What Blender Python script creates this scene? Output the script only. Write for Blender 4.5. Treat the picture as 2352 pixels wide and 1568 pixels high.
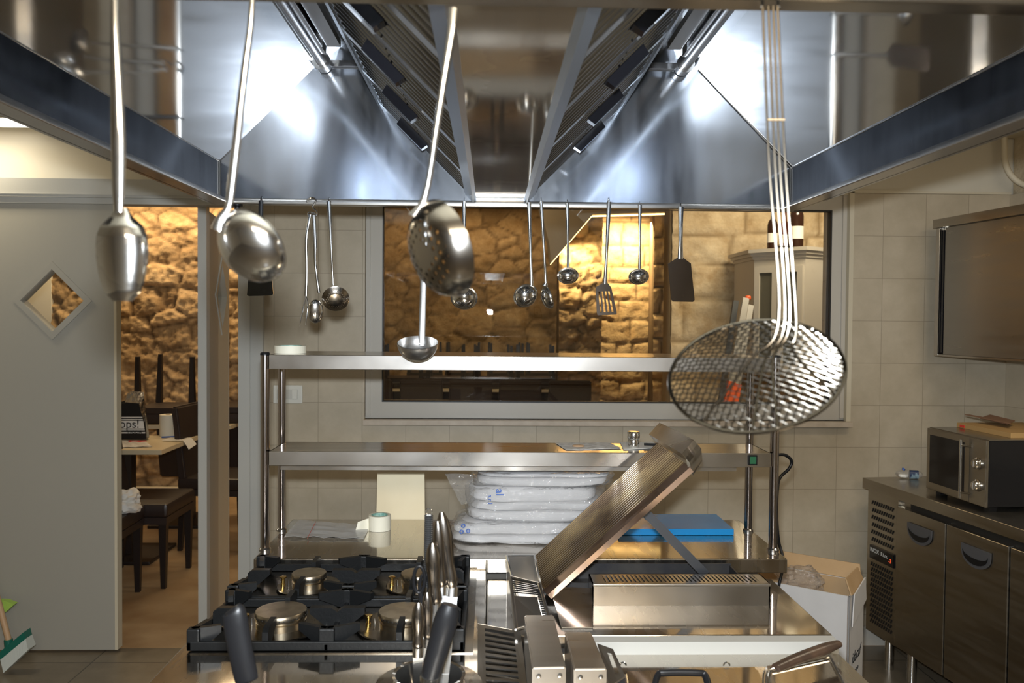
import bpy, bmesh, math, random
from mathutils import Vector, Matrix, noise
random.seed(7)
PI = math.pi
SC = bpy.context.scene
for o in list(bpy.data.objects): bpy.data.objects.remove(o)
COL = SC.collection

# ---------------------------------------------------------------- camera
F = 1907.0; CAMZ = 1.5
YAW, PITCH, ROLL = math.radians(1.53), math.radians(1.44), 0.008
RC = Matrix.Rotation(-YAW, 3, 'Z') @ Matrix.Rotation(PI/2 - PITCH, 3, 'X') @ Matrix.Rotation(ROLL, 3, 'Z')
cam = bpy.data.cameras.new('camera'); co = bpy.data.objects.new('camera', cam); COL.objects.link(co)
cam.sensor_width = 36; cam.lens = 36*F/2352; cam.clip_start = 0.05
co.matrix_world = Matrix.Translation((0, 0, CAMZ)) @ RC.to_4x4()
cam.dof.use_dof = True; cam.dof.focus_distance = 2.35; cam.dof.aperture_fstop = 7.0
SC.camera = co

def ray(px, py): return RC @ Vector(((px-1176)/F, -(py-784)/F, -1))
def P(px, py, Y):
    d = ray(px, py); return Vector((0, 0, CAMZ)) + d*(Y/d.y)
def PZ(px, py, z):
    d = ray(px, py); return Vector((0, 0, CAMZ)) + d*((z-CAMZ)/d.z)

# ---------------------------------------------------------------- world, exposure
w = bpy.data.worlds.new('world'); SC.world = w; w.use_nodes = True
w.node_tree.nodes['Background'].inputs[0].default_value = (1, .85, .65, 1)
w.node_tree.nodes['Background'].inputs[1].default_value = 0.10
SC.view_settings.view_transform = 'Standard'; SC.view_settings.look = 'None'
SC.view_settings.exposure = 0.0; SC.view_settings.gamma = 1.0; SC.view_settings.use_curve_mapping = False

# ---------------------------------------------------------------- lights
def area(name, loc, target, sx, sy, power, color, spread=None):
    l = bpy.data.lights.new(name, 'AREA'); l.shape = 'RECTANGLE'; l.size = sx; l.size_y = sy
    l.energy = power; l.color = color
    if spread: l.spread = spread
    o = bpy.data.objects.new(name, l); COL.objects.link(o); o.location = loc
    o.rotation_euler = (Vector(target)-Vector(loc)).to_track_quat('-Z', 'Y').to_euler()
    return o
WARM = (1, .72, .40); FLASH = (.84, .92, 1.0)
area('camera_flash', (-.01, .02, CAMZ+.075), (.05, 3.8, 1.52), .06, .035, 58, FLASH)
area('kitchen_lamp_left', (-2.5, 3.55, 2.31), (-2.5, 3.4, 0), .8, .1, 6, (1, .87, .62))
area('kitchen_lamp_rear', (0.2, -.9, 2.25), (0.2, .6, .8), 1.6, .5, 34, (1, .84, .62))
area('kitchen_lamp_right', (1.75, 2.15, 2.335), (1.85, 2.2, 0), .25, .7, 9, (1, .84, .62))
area('hood_lamp_left', (-.492, 1.75, 2.17), (-.70, 1.9, 1.90), .012, .85, .08, (.80, .90, 1.0))
area('hood_lamp_right', (.548, 1.75, 2.17), (.78, 1.9, 1.90), .012, .85, .14, (.80, .90, 1.0))
area('door_wall_wash', (-2.75, 6.8, 2.5), (-2.75, 7.03, 1.0), 2.2, .06, 26, (1, .74, .42))
area('dining_ceiling_lamp', (-1.6, 5.6, 2.7), (-1.9, 5.8, 0), .8, .8, 9, (1, .74, .44))
area('recess_strip', (1.6, 9.05, 2.58), (1.6, 9.35, 1.6), .9, .05, 70, (1, .78, .42))
area('far_wall_wash', (-.35, 10.5, 2.85), (-.35, 10.97, 1.2), 2.4, .06, 8, (1, .70, .38))
area('recess_strip_slant', (.87, 8.72, 2.27), (.95, 8.95, 1.7), .5, .04, 16, (1, .78, .42))
area('pier_lamp', (1.9, 4.3, 2.7), (1.75, 5.5, 1.7), .7, .3, 26, (1, .84, .60))
area('dining_far_lamp', (-.2, 8.0, 3.1), (-.2, 8.6, 0), 1.2, .6, 6, (1, .72, .42))

# ---------------------------------------------------------------- materials
MATS = {}
def mat(name, color, rough=.5, metal=0, **k):
    m = bpy.data.materials.new(name); m.use_nodes = True; nt = m.node_tree; b = nt.nodes['Principled BSDF']
    b.inputs['Base Color'].default_value = (*color, 1); b.inputs['Roughness'].default_value = rough
    b.inputs['Metallic'].default_value = metal
    tc = nt.nodes.new('ShaderNodeTexCoord')
    def nz(scale, detail=3, vec=None, stretch=None):
        n = nt.nodes.new('ShaderNodeTexNoise'); n.inputs['Scale'].default_value = scale; n.inputs['Detail'].default_value = detail
        src = vec or tc.outputs['Object']
        if stretch:
            mp = nt.nodes.new('ShaderNodeMapping'); mp.inputs['Scale'].default_value = stretch
            nt.links.new(src, mp.inputs[0]); src = mp.outputs[0]
        nt.links.new(src, n.inputs['Vector']); return n
    if 'var' in k:      # colour variation (scale, second colour, amount)
        sc, c2, lo, hi = k['var']
        n = nz(sc, 5); r = nt.nodes.new('ShaderNodeValToRGB')
        r.color_ramp.elements[0].position = lo; r.color_ramp.elements[0].color = (*color, 1)
        r.color_ramp.elements[1].position = hi; r.color_ramp.elements[1].color = (*c2, 1)
        nt.links.new(n.outputs['Fac'], r.inputs[0]); nt.links.new(r.outputs[0], b.inputs['Base Color'])
    if 'rvar' in k:
        sc, lo, hi, st = k['rvar']
        n = nz(sc, 4, None, st); mr = nt.nodes.new('ShaderNodeMapRange')
        mr.inputs['From Min'].default_value = .3; mr.inputs['From Max'].default_value = .7
        mr.inputs['To Min'].default_value = lo; mr.inputs['To Max'].default_value = hi
        nt.links.new(n.outputs['Fac'], mr.inputs[0]); nt.links.new(mr.outputs[0], b.inputs['Roughness'])
    if 'bump' in k:
        sc, st, dist, stretch = k['bump']
        n = nz(sc, 5, None, stretch); bp = nt.nodes.new('ShaderNodeBump')
        bp.inputs['Strength'].default_value = st; bp.inputs['Distance'].default_value = dist
        nt.links.new(n.outputs['Fac'], bp.inputs['Height']); nt.links.new(bp.outputs[0], b.inputs['Normal'])
    for key, v in k.get('set', {}).items(): b.inputs[key].default_value = v
    MATS[name] = m; return m
def emis(name, color, s):
    m = mat(name, color, .5); b = m.node_tree.nodes['Principled BSDF']
    b.inputs['Emission Color'].default_value = (*color, 1); b.inputs['Emission Strength'].default_value = s; return m

def steel(name, color, r1, r2, fac, wob=0, stretch=(1, 1, 1)):
    """sheet steel: a sharp reflection plus a soft haze from the grinding marks"""
    m = bpy.data.materials.new(name); m.use_nodes = True; nt = m.node_tree; L = nt.links; N = nt.nodes.new
    a = nt.nodes['Principled BSDF']; out = [n for n in nt.nodes if n.type == 'OUTPUT_MATERIAL'][0]; b = N('ShaderNodeBsdfPrincipled')
    tc = N('ShaderNodeTexCoord'); mp = N('ShaderNodeMapping'); mp.inputs['Scale'].default_value = stretch; L.new(tc.outputs['Object'], mp.inputs[0])
    n = N('ShaderNodeTexNoise'); n.inputs['Scale'].default_value = 5; n.inputs['Detail'].default_value = 5; L.new(mp.outputs[0], n.inputs['Vector'])
    for q, r in ((a, r1), (b, r2)):
        q.inputs['Base Color'].default_value = (*color, 1); q.inputs['Metallic'].default_value = 1
        mr = N('ShaderNodeMapRange'); mr.inputs['From Min'].default_value = .3; mr.inputs['From Max'].default_value = .7
        mr.inputs['To Min'].default_value = r*.75; mr.inputs['To Max'].default_value = r*1.25
        L.new(n.outputs['Fac'], mr.inputs[0]); L.new(mr.outputs[0], q.inputs['Roughness'])
        if wob:
            w_ = N('ShaderNodeTexNoise'); w_.inputs['Scale'].default_value = 2.2; L.new(tc.outputs['Object'], w_.inputs['Vector'])
            bp = N('ShaderNodeBump'); bp.inputs['Distance'].default_value = wob; bp.inputs['Strength'].default_value = .1
            L.new(w_.outputs['Fac'], bp.inputs['Height']); L.new(bp.outputs[0], q.inputs['Normal'])
    mx = N('ShaderNodeMixShader'); mx.inputs[0].default_value = fac
    L.new(a.outputs[0], mx.inputs[1]); L.new(b.outputs[0], mx.inputs[2]); L.new(mx.outputs[0], out.inputs[0])
    MATS[name] = m; return m
STEEL = steel('brushed_steel', (.60, .57, .53), .13, .34, .35, 0, (1, 12, 1))
STEELTOP = steel('worktop_steel', (.58, .54, .48), .07, .26, .30, .00012, (8, 1, 1))
HOODSIDE = steel('hood_mirror_steel', (.55, .56, .57), .06, .46, .10, .0008, (1, .3, 1))
HOODREAR = steel('hood_satin_steel', (.50, .53, .58), .115, .38, .13, .0010, (6, 1, 1))
CHROME = steel('polished_steel', (.74, .73, .71), .05, .28, .22)
WIRE = steel('tinned_wire', (.19, .17, .14), .10, .25, .3)
ALUL = steel('ladle_aluminium', (.72, .71, .70), .2, .4, .5)
SATIN = steel('satin_steel', (.46, .45, .44), .14, .34, .35)
RAIL = steel('rail_steel', (.48, .46, .43), .16, .36, .35, 0, (1, 1, 8))
FRIDGE = steel('fridge_steel', (.40, .37, .32), .18, .42, .45, .0004, (1, 1, 10))
DARKSTEEL = steel('dark_filter_steel', (.34, .35, .36), .12, .34, .3)
GROOVE = mat('browned_grill_steel', (.13, .085, .05), .16, .85, var=(9, (.38, .27, .13), .35, .75), bump=(60, .15, .001, (1, 1, 1)))
COPPERY = mat('heat_tinted_steel', (.55, .42, .35), .3, 1, rvar=(12, .2, .4, (1, 1, 1)))
BLACKIRON = mat('black_cast_iron', (.007, .0075, .008), .45, 0, bump=(160, .35, .001, (1, 1, 1)), set={'Specular IOR Level': .28})
BLACKPL = mat('black_plastic', (.009, .009, .010), .38, 0, bump=(200, .15, .0006, (1, 1, 1)), set={'Specular IOR Level': .3})
BLACKGL = mat('black_gloss', (.008, .008, .010), .08)
DARKBOX = mat('dark_mottled_steel', (.03, .03, .034), .45, .4, var=(14, (.06, .055, .05), .4, .7))  # dark steel, mottled between two tones
DARKTRAY = mat('burner_tray_steel', (.20, .18, .15), .22, 1, rvar=(9, .15, .35, (1, 1, 1)))
BRASS = mat('brass', (.75, .50, .16), .22, 1)
CAPM = mat('burner_cap_metal', (.50, .44, .34), .30, 1, var=(30, (.38, .32, .24), .4, .6), bump=(90, .2, .001, (1, 1, 1)))
CREAM = mat('cream_paint', (.62, .55, .41), .6, bump=(30, .05, .001, (1, 1, 1)))
PLASTER = mat('white_plaster', (.62, .57, .46), .8, bump=(14, .15, .002, (1, 1, 1)))
CEIL = mat('ceiling_paint', (.66, .60, .46), .85)
DOORW = mat('door_laminate', (.39, .37, .32), .42, bump=(300, .04, .0003, (1, 1, 1)))
DOORB = mat('door_edge_white', (.50, .49, .45), .4)
PVC = mat('white_window_frame', (.54, .50, .43), .28)
SILL = mat('sill_stone', (.50, .41, .31), .4, var=(20, (.58, .49, .38), .35, .65))
GASKET = mat('black_gasket', (.01, .01, .01), .5)
WOODB = mat('pale_board', (.72, .60, .38), .55, var=(6, (.76, .66, .45), .3, .7))
PAPER = mat('paper_white', (.80, .78, .72), .7)
PAPERG = mat('paper_grey_print', (.62, .60, .56), .7, var=(45, (.80, .78, .74), .45, .55))
TAPEM = mat('masking_tape', (.80, .76, .62), .6)
TAPEIN = mat('tape_green_core', (.18, .38, .32), .6, var=(60, (.45, .6, .5), .4, .6))
CLOTH = mat('white_cotton', (.55, .54, .54), .85, bump=(60, .3, .003, (.4, 1, 4)))
BLUEINK = mat('blue_ink', (.03, .11, .42), .5)
BLUEB = mat('blue_board_plastic', (.01, .20, .48), .24, bump=(120, .1, .0005, (1, 1, 1)))
BLACKINK = mat('black_ink', (.012, .012, .012), .5)
WHITEINK = mat('white_ink', (.75, .75, .72), .5)
CARTW = mat('white_carton', (.60, .58, .56), .7, var=(8, (.54, .52, .50), .3, .7))
CARTB = mat('brown_cardboard', (.42, .27, .13), .8, var=(8, (.48, .32, .17), .3, .7))
LEATHER = mat('dark_brown_leather', (.026, .016, .013), .42, bump=(60, .1, .001, (1, 1, 1)))
BLACKWOOD = mat('black_stained_wood', (.014, .009, .008), .4)
TABLEW = mat('pale_table_laminate', (.66, .55, .36), .4)
ORANGE = mat('orange_plastic', (.85, .13, .03), .4)
ALU = mat('aluminium', (.66, .66, .64), .35, .8)
CABW = mat('cupboard_grey_paint', (.55, .50, .42), .5)
CABGL = mat('cupboard_glass', (.12, .11, .08), .12)
BOTTLE = mat('bottle_glass', (.03, .012, .008), .06)
BOTTLEC = mat('amber_liquor_glass', (.16, .04, .015), .06)
GREENP = mat('green_plastic', (.01, .14, .10), .4)
LIMEP = mat('lime_plastic', (.30, .48, .08), .45)
BRISTLE = mat('pale_bristle', (.62, .65, .60), .9, bump=(200, .6, .002, (1, 1, .1)))
WOODH = mat('wood_handle', (.50, .32, .18), .5)
DKWOOD = mat('dark_wood_handle', (.05, .03, .02), .32, var=(30, (.09, .05, .03), .4, .7))
REDP = mat('red_print', (.65, .05, .03), .5)
YELP = mat('yellow_paint', (.8, .5, .05), .5)
TERR = mat('baked_wood_board', (.22, .12, .07), .7)
SWITCHP = mat('switch_plate', (.72, .70, .62), .3)
GREENL = emis('green_switch_light', (.01, .10, .04), .15)
REDL = emis('red_digit_light', (.9, .10, .03), 1.0)
TUBE = emis('lamp_tube_light', (1, .95, .85), 5)
LED = emis('led_strip_light', (1, .72, .30), 7)
KFLOOR = None

def tilemat(name, c1, c2, grout, x0, z0, px, pz, gw, axes='XZ', rough=.35, bumpd=.0015):
    m = bpy.data.materials.new(name); m.use_nodes = True; nt = m.node_tree; b = nt.nodes['Principled BSDF']
    L = nt.links; N = nt.nodes.new
    g = N('ShaderNodeNewGeometry'); s = N('ShaderNodeSeparateXYZ'); L.new(g.outputs['Position'], s.inputs[0])
    def M(op, a, bb):
        n = N('ShaderNodeMath'); n.operation = op
        for i, v in enumerate((a, bb)):
            if v is None: continue
            if isinstance(v, (int, float)): n.inputs[i].default_value = v
            else: L.new(v, n.inputs[i])
        return n.outputs[0]
    def joint(ax, o, p):
        t = M('DIVIDE', M('SUBTRACT', s.outputs[ax], o), p)
        f = M('FRACT', t, None); d = M('MINIMUM', f, M('SUBTRACT', 1, f))
        return M('MULTIPLY', d, p), M('FLOOR', t, None)
    a, ia = joint(axes[0], x0, px); c, ic = joint(axes[1], z0, pz)
    d = M('MINIMUM', a, c); jf = M('LESS_THAN', d, gw)
    n = N('ShaderNodeTexNoise'); n.inputs['Scale'].default_value = 9; n.inputs['Detail'].default_value = 6
    n.inputs['Roughness'].default_value = .65
    comb = N('ShaderNodeCombineXYZ'); L.new(ia, comb.inputs[0]); L.new(ic, comb.inputs[1])
    va = N('ShaderNodeVectorMath'); va.operation = 'ADD'; L.new(g.outputs['Position'], va.inputs[0]); L.new(comb.outputs[0], va.inputs[1])
    L.new(va.outputs[0], n.inputs['Vector'])
    r = N('ShaderNodeValToRGB'); r.color_ramp.elements[0].position = .35; r.color_ramp.elements[1].position = .7
    r.color_ramp.elements[0].color = (*c1, 1); r.color_ramp.elements[1].color = (*c2, 1); L.new(n.outputs['Fac'], r.inputs[0])
    mx = N('ShaderNodeMixRGB'); L.new(jf, mx.inputs[0]); L.new(r.outputs[0], mx.inputs[1]); mx.inputs[2].default_value = (*grout, 1)
    L.new(mx.outputs[0], b.inputs['Base Color']); b.inputs['Roughness'].default_value = rough
    bp = N('ShaderNodeBump'); bp.inputs['Distance'].default_value = bumpd; bp.inputs['Strength'].default_value = .5
    L.new(M('SUBTRACT', 1, jf), bp.inputs['Height']); L.new(bp.outputs[0], b.inputs['Normal'])
    return m
TILE = tilemat('beige_wall_tile', (.46, .39, .28), (.54, .46, .34), (.34, .28, .20), -.182, 1.512, .1995, .196, .0012)
TILER = tilemat('beige_wall_tile_right', (.46, .39, .28), (.54, .46, .34), (.34, .28, .20), 3.8, 1.512, .1995, .196, .0012, axes='YZ')
KFLOOR = tilemat('brown_floor_tile', (.15, .125, .09), (.20, .165, .12), (.07, .06, .045), -1.72, 3.62, .6, .6, .003, axes='XY', rough=.3)

def woodfloor():
    m = mat('dining_stone_floor', (.36, .23, .12), .35, var=(4, (.50, .36, .21), .35, .7), bump=(5, .1, .003, (1, 1, 1)))
    return m
DFLOOR = woodfloor()

def stonemat(name, c1, c2, mortar_shade):
    m = bpy.data.materials.new(name); m.use_nodes = True; nt = m.node_tree; b = nt.nodes['Principled BSDF']; L = nt.links; N = nt.nodes.new
    at = N('ShaderNodeAttribute'); at.attribute_name = 'stone'
    n = N('ShaderNodeTexNoise'); n.inputs['Scale'].default_value = 7; n.inputs['Detail'].default_value = 8; n.inputs['Roughness'].default_value = .7
    tc = N('ShaderNodeTexCoord'); L.new(tc.outputs['Object'], n.inputs['Vector'])
    r = N('ShaderNodeValToRGB'); r.color_ramp.elements[0].position = .33; r.color_ramp.elements[1].position = .68
    r.color_ramp.elements[0].color = (*c1, 1); r.color_ramp.elements[1].color = (*c2, 1); L.new(n.outputs['Fac'], r.inputs[0])
    mx = N('ShaderNodeMixRGB'); L.new(at.outputs['Fac'], mx.inputs[0]); mx.inputs[1].default_value = (*mortar_shade, 1); L.new(r.outputs[0], mx.inputs[2])
    L.new(mx.outputs[0], b.inputs['Base Color']); b.inputs['Roughness'].default_value = .9
    n2 = N('ShaderNodeTexNoise'); n2.inputs['Scale'].default_value = 45; n2.inputs['Detail'].default_value = 8
    L.new(tc.outputs['Object'], n2.inputs['Vector'])
    bp = N('ShaderNodeBump'); bp.inputs['Distance'].default_value = .012; bp.inputs['Strength'].default_value = .5
    L.new(n2.outputs['Fac'], bp.inputs['Height']); L.new(bp.outputs[0], b.inputs['Normal'])
    return m
SLEEVE = None
STONE = stonemat('honey_stone', (.40, .25, .11), (.66, .47, .26), (.17, .105, .05))  # dark joint colour carries the shadow between the stones
STONEL = stonemat('pale_limestone', (.46, .32, .17), (.78, .64, .43), (.30, .21, .11))

def glass(name, tint=(1, 1, 1), ior=1.45, rough=0., bump=None, dens=0.):
    m = bpy.data.materials.new(name); m.use_nodes = True; nt = m.node_tree; nt.nodes.clear(); L = nt.links; N = nt.nodes.new
    out = N('ShaderNodeOutputMaterial'); t = N('ShaderNodeBsdfTransparent'); t.inputs[0].default_value = (*tint, 1)
    g = N('ShaderNodeBsdfGlossy'); g.inputs['Roughness'].default_value = rough
    lw = N('ShaderNodeLayerWeight'); pw = N('ShaderNodeMath'); pw.operation = 'POWER'; pw.inputs[1].default_value = 5; L.new(lw.outputs['Facing'], pw.inputs[0])
    fr = N('ShaderNodeMath'); fr.operation = 'MULTIPLY_ADD'; fr.inputs[1].default_value = .9; fr.inputs[2].default_value = ((ior-1)/(ior+1))**2; L.new(pw.outputs[0], fr.inputs[0])
    mx = N('ShaderNodeMixShader'); L.new(fr.outputs[0], mx.inputs[0]); L.new(t.outputs[0], mx.inputs[1]); L.new(g.outputs[0], mx.inputs[2])
    last = mx.outputs[0]
    if bump:
        tc = N('ShaderNodeTexCoord'); n = N('ShaderNodeTexNoise'); n.inputs['Scale'].default_value = bump[0]; n.inputs['Detail'].default_value = 4
        L.new(tc.outputs['Object'], n.inputs['Vector']); bp = N('ShaderNodeBump'); bp.inputs['Distance'].default_value = bump[1]
        L.new(n.outputs['Fac'], bp.inputs['Height']); L.new(bp.outputs[0], g.inputs['Normal']); L.new(bp.outputs[0], lw.inputs['Normal'])
    if dens:
        d = N('ShaderNodeBsdfDiffuse'); d.inputs[0].default_value = (.8, .8, .8, 1)
        m2 = N('ShaderNodeMixShader'); m2.inputs[0].default_value = dens; L.new(last, m2.inputs[1]); L.new(d.outputs[0], m2.inputs[2]); last = m2.outputs[0]
    L.new(last, out.inputs[0]); return m
PANE = glass('window_glass', (.97, .98, .97), 1.5)
FILM = glass('clear_plastic_film', (.97, .97, .97), 1.6, .07, (18, .045), .08)

SLEEVE = glass('cloudy_plastic_sleeve', (.97, .97, .97), 1.5, .12, (20, .01), .30)
def holes(name, base, rough, pitch, hr, rmax):
    """sheet steel with punched round holes, hexagonal, in the local XY of the part"""
    m = mat(name, base, rough, 1); nt = m.node_tree; L = nt.links; N = nt.nodes.new; b = nt.nodes['Principled BSDF']
    out = [n for n in nt.nodes if n.type == 'OUTPUT_MATERIAL'][0]
    uv = N('ShaderNodeUVMap'); s = N('ShaderNodeSeparateXYZ'); L.new(uv.outputs[0], s.inputs[0])
    def M(op, a, bb=None):
        n = N('ShaderNodeMath'); n.operation = op
        for i, v in enumerate((a, bb)):
            if v is None: continue
            if isinstance(v, (int, float)): n.inputs[i].default_value = v
            else: L.new(v, n.inputs[i])
        return n.outputs[0]
    x, y = s.outputs[0], s.outputs[1]
    row = M('FLOOR', M('DIVIDE', y, pitch*.866)); odd = M('MULTIPLY', M('FLOORED_MODULO', row, 2), .5)
    fx = M('SUBTRACT', M('FRACT', M('ADD', M('DIVIDE', x, pitch), odd)), .5)
    fy = M('MULTIPLY', M('SUBTRACT', M('FRACT', M('DIVIDE', y, pitch*.866)), .5), .866)
    d = M('SQRT', M('ADD', M('MULTIPLY', fx, fx), M('MULTIPLY', fy, fy)))
    rr = M('SQRT', M('ADD', M('MULTIPLY', x, x), M('MULTIPLY', y, y)))
    h = M('MULTIPLY', M('LESS_THAN', d, hr/pitch), M('LESS_THAN', rr, rmax))
    t = N('ShaderNodeBsdfTransparent'); mx = N('ShaderNodeMixShader')
    L.new(h, mx.inputs[0]); L.new(b.outputs[0], mx.inputs[1]); L.new(t.outputs[0], mx.inputs[2]); L.new(mx.outputs[0], out.inputs[0])
    return m

# ---------------------------------------------------------------- mesh builder
class MB:
    def __init__(s): s.bm = bmesh.new(); s.uv = {}
    def box(s, x0, x1, y0, y1, z0, z1, M=None, bev=0):
        vs = [s.bm.verts.new(Vector(c)) for c in ((x0,y0,z0),(x1,y0,z0),(x1,y1,z0),(x0,y1,z0),(x0,y0,z1),(x1,y0,z1),(x1,y1,z1),(x0,y1,z1))]
        fs = [s.bm.faces.new([vs[i] for i in f]) for f in ((0,3,2,1),(4,5,6,7),(0,1,5,4),(1,2,6,5),(2,3,7,6),(3,0,4,7))]
        if bev:
            es = {e for f in fs for e in f.edges}
            r = bmesh.ops.bevel(s.bm, geom=list(es), offset=bev, segments=2, profile=.5, affect='EDGES')
            vs = list({v for v in r['verts']} | {v for v in vs if v.is_valid})
        if M:
            for v in vs: v.co = M @ v.co
        return s
    def hexa(s, b4, t4):
        """eight corners: bottom loop, top loop"""
        vs = [s.bm.verts.new(Vector(c)) for c in list(b4)+list(t4)]
        for f in ((0,3,2,1),(4,5,6,7),(0,1,5,4),(1,2,6,5),(2,3,7,6),(3,0,4,7)): s.bm.faces.new([vs[i] for i in f])
        return s
    def plate(s, quad, th):
        """planar quad with thickness th against its normal"""
        q = [Vector(c) for c in quad]; n = (q[1]-q[0]).cross(q[2]-q[0]).normalized()
        return s.hexa([c-n*th for c in q], q)
    def poly(s, pts, ext):
        """n-gon extruded by the vector ext"""
        a = [s.bm.verts.new(Vector(p)) for p in pts]; b = [s.bm.verts.new(Vector(p)+Vector(ext)) for p in pts]
        s.bm.faces.new(a[::-1]); s.bm.faces.new(b); n = len(a)
        for i in range(n): s.bm.faces.new((a[i], a[(i+1) % n], b[(i+1) % n], b[i]))
        return s
    def tube(s, pts, r, r2=None, seg=10, ref=(0, 1, 0), cap=True):
        pts = [Vector(p) for p in pts]; n = len(pts)
        r = r if isinstance(r, (list, tuple)) else [r]*n
        r2 = r if r2 is None else (r2 if isinstance(r2, (list, tuple)) else [r2]*n)
        ref = Vector(ref); rings = []
        for i, p in enumerate(pts):
            t = (pts[min(i+1, n-1)]-pts[max(i-1, 0)]).normalized()
            a = t.cross(ref)
            if a.length < .05: a = t.cross(Vector((1, .3, .1)))
            a.normalize(); b = t.cross(a).normalized()
            rings.append([s.bm.verts.new(p + a*math.cos(2*PI*k/seg)*r[i] + b*math.sin(2*PI*k/seg)*r2[i]) for k in range(seg)])
        for A, B in zip(rings, rings[1:]):
            for k in range(seg): s.bm.faces.new((A[k], A[(k+1) % seg], B[(k+1) % seg], B[k]))
        if cap: s.bm.faces.new(rings[0][::-1]); s.bm.faces.new(rings[-1])
        return s
    def lathe(s, prof, o=(0,0,0), axis=(0,0,1), seg=32, sx=1, sy=1, xref=None):
        """profile of (radius, height) round an axis"""
        o = Vector(o); az = Vector(axis).normalized()
        ax = Vector(xref) if xref else (Vector((1,0,0)) if abs(az.x) < .8 else Vector((0,1,0)))
        ax = (ax - az*ax.dot(az)).normalized(); ay = az.cross(ax); rings = []
        for r, h in prof:
            if r < 1e-6: rings.append([s.bm.verts.new(o+az*h)]); continue
            rings.append([s.bm.verts.new(o+az*h+ax*(r*sx*math.cos(2*PI*k/seg))+ay*(r*sy*math.sin(2*PI*k/seg))) for k in range(seg)])
            for k, v in enumerate(rings[-1]): s.uv[v] = (r*math.cos(2*PI*k/seg), r*math.sin(2*PI*k/seg))
        for A, B in zip(rings, rings[1:]):
            for k in range(seg):
                k2 = (k+1) % seg
                if len(A) == 1 and len(B) == 1: continue
                if len(A) == 1: s.bm.faces.new((A[0], B[k2], B[k]))
                elif len(B) == 1: s.bm.faces.new((A[k], A[k2], B[0]))
                else: s.bm.faces.new((A[k], A[k2], B[k2], B[k]))
        return s
    def blob(s, c, size, p=.45, amp=.01, fr=6, seed=0, nu=40, nv=20, flat=True):
        """soft rounded bale with creases"""
        c = Vector(c); rings = []
        sg = lambda v, e: math.copysign(abs(v)**e, v)
        for i in range(nv+1):
            ph = -PI/2+PI*i/nv; row = []
            for j in range(nu):
                th = 2*PI*j/nu
                q = Vector((sg(math.cos(ph), p)*sg(math.cos(th), p)*size[0]/2, sg(math.cos(ph), p)*sg(math.sin(th), p)*size[1]/2, sg(math.sin(ph), p)*size[2]/2))
                d = noise.noise(Vector((q.x*fr+seed, q.y*fr, q.z*fr*4)))*amp + noise.noise(Vector((q.x*fr*4+seed, q.y*fr*4, q.z*fr*9)))*amp*.45
                q = q + q.normalized()*d
                if flat and q.z < -size[2]/2: q.z = -size[2]/2
                row.append(q)
            rings.append(row)
        vr = [[s.bm.verts.new(c+q) for q in row] for row in rings[1:-1]]
        a = s.bm.verts.new(c+rings[0][0]); b = s.bm.verts.new(c+rings[-1][0])
        for A, B in zip(vr, vr[1:]):
            for k in range(nu): s.bm.faces.new((A[k], A[(k+1) % nu], B[(k+1) % nu], B[k]))
        for k in range(nu): s.bm.faces.new((a, vr[0][(k+1) % nu], vr[0][k])); s.bm.faces.new((b, vr[-1][k], vr[-1][(k+1) % nu]))
        return s
    def sheet(s, fn, nu, nv, th=0):
        """grid surface fn(u,v) -> Vector, doubled with thickness th along -normal"""
        g = [[s.bm.verts.new(fn(i/nu, j/nv)) for j in range(nv+1)] for i in range(nu+1)]
        fs = [s.bm.faces.new((g[i][j], g[i+1][j], g[i+1][j+1], g[i][j+1])) for i in range(nu) for j in range(nv)]
        if th:
            s.bm.normal_update(); r = bmesh.ops.solidify(s.bm, geom=fs, thickness=th)
        return s

def finish(name, mb, m, parent=None, angle=38):
    bm = mb.bm
    L = Vector(parent['_w']) if parent is not None and '_w' in parent.keys() else Vector((0, 0, 0))
    bmesh.ops.recalc_face_normals(bm, faces=bm.faces[:])
    if mb.uv:
        ul = bm.loops.layers.uv.new('UVMap')
        for f in bm.faces:
            for lp in f.loops: lp[ul].uv = mb.uv.get(lp.vert, (9, 9))
    for v in bm.verts: v.co -= L
    for f in bm.faces: f.smooth = True
    lim = math.radians(angle)
    for e in bm.edges:
        if len(e.link_faces) != 2: e.smooth = False; continue
        an = e.calc_face_angle(0); a1, a2 = sorted((e.link_faces[0].calc_area(), e.link_faces[1].calc_area()))
        if an > lim or (an > .12 and a2 > a1*8): e.smooth = False
    me = bpy.data.meshes.new(name); bm.to_mesh(me); bm.free()
    me.materials.append(m)
    o = bpy.data.objects.new(name, me); COL.objects.link(o)
    if parent is not None: o.parent = parent; o['_w'] = tuple(L)
    return o
def thing(name, label, cat, loc=(0, 0, 0), group=None, rz=0):
    o = bpy.data.objects.new(name, None); COL.objects.link(o); o.empty_display_size = .05
    o.location = loc; o.rotation_euler = (0, 0, rz); o['_w'] = tuple(loc) if not rz else (0., 0., 0.)
    o['label'] = label; o['category'] = cat
    if group: o['group'] = group
    return o
def part(name, mb, m, parent, label=None, stuff=False):
    o = finish(name, mb, m, parent)
    if label: o['label'] = label
    if stuff: o['kind'] = 'stuff'
    return o
def single(name, mb, m, label, cat, group=None, kind=None, loc=None):
    """a thing that is one mesh; its origin is put at loc"""
    L = Vector(loc) if loc is not None else Vector((0, 0, 0))
    for v in mb.bm.verts: v.co -= L
    o = finish(name, mb, m); o.location = L
    o['label'] = label; o['category'] = cat
    if group: o['group'] = group
    if kind: o['kind'] = kind
    return o
def struct(name, mb, m, parent=None):
    o = finish(name, mb, m, parent)
    if parent is None: o['kind'] = 'structure'
    return o
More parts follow.
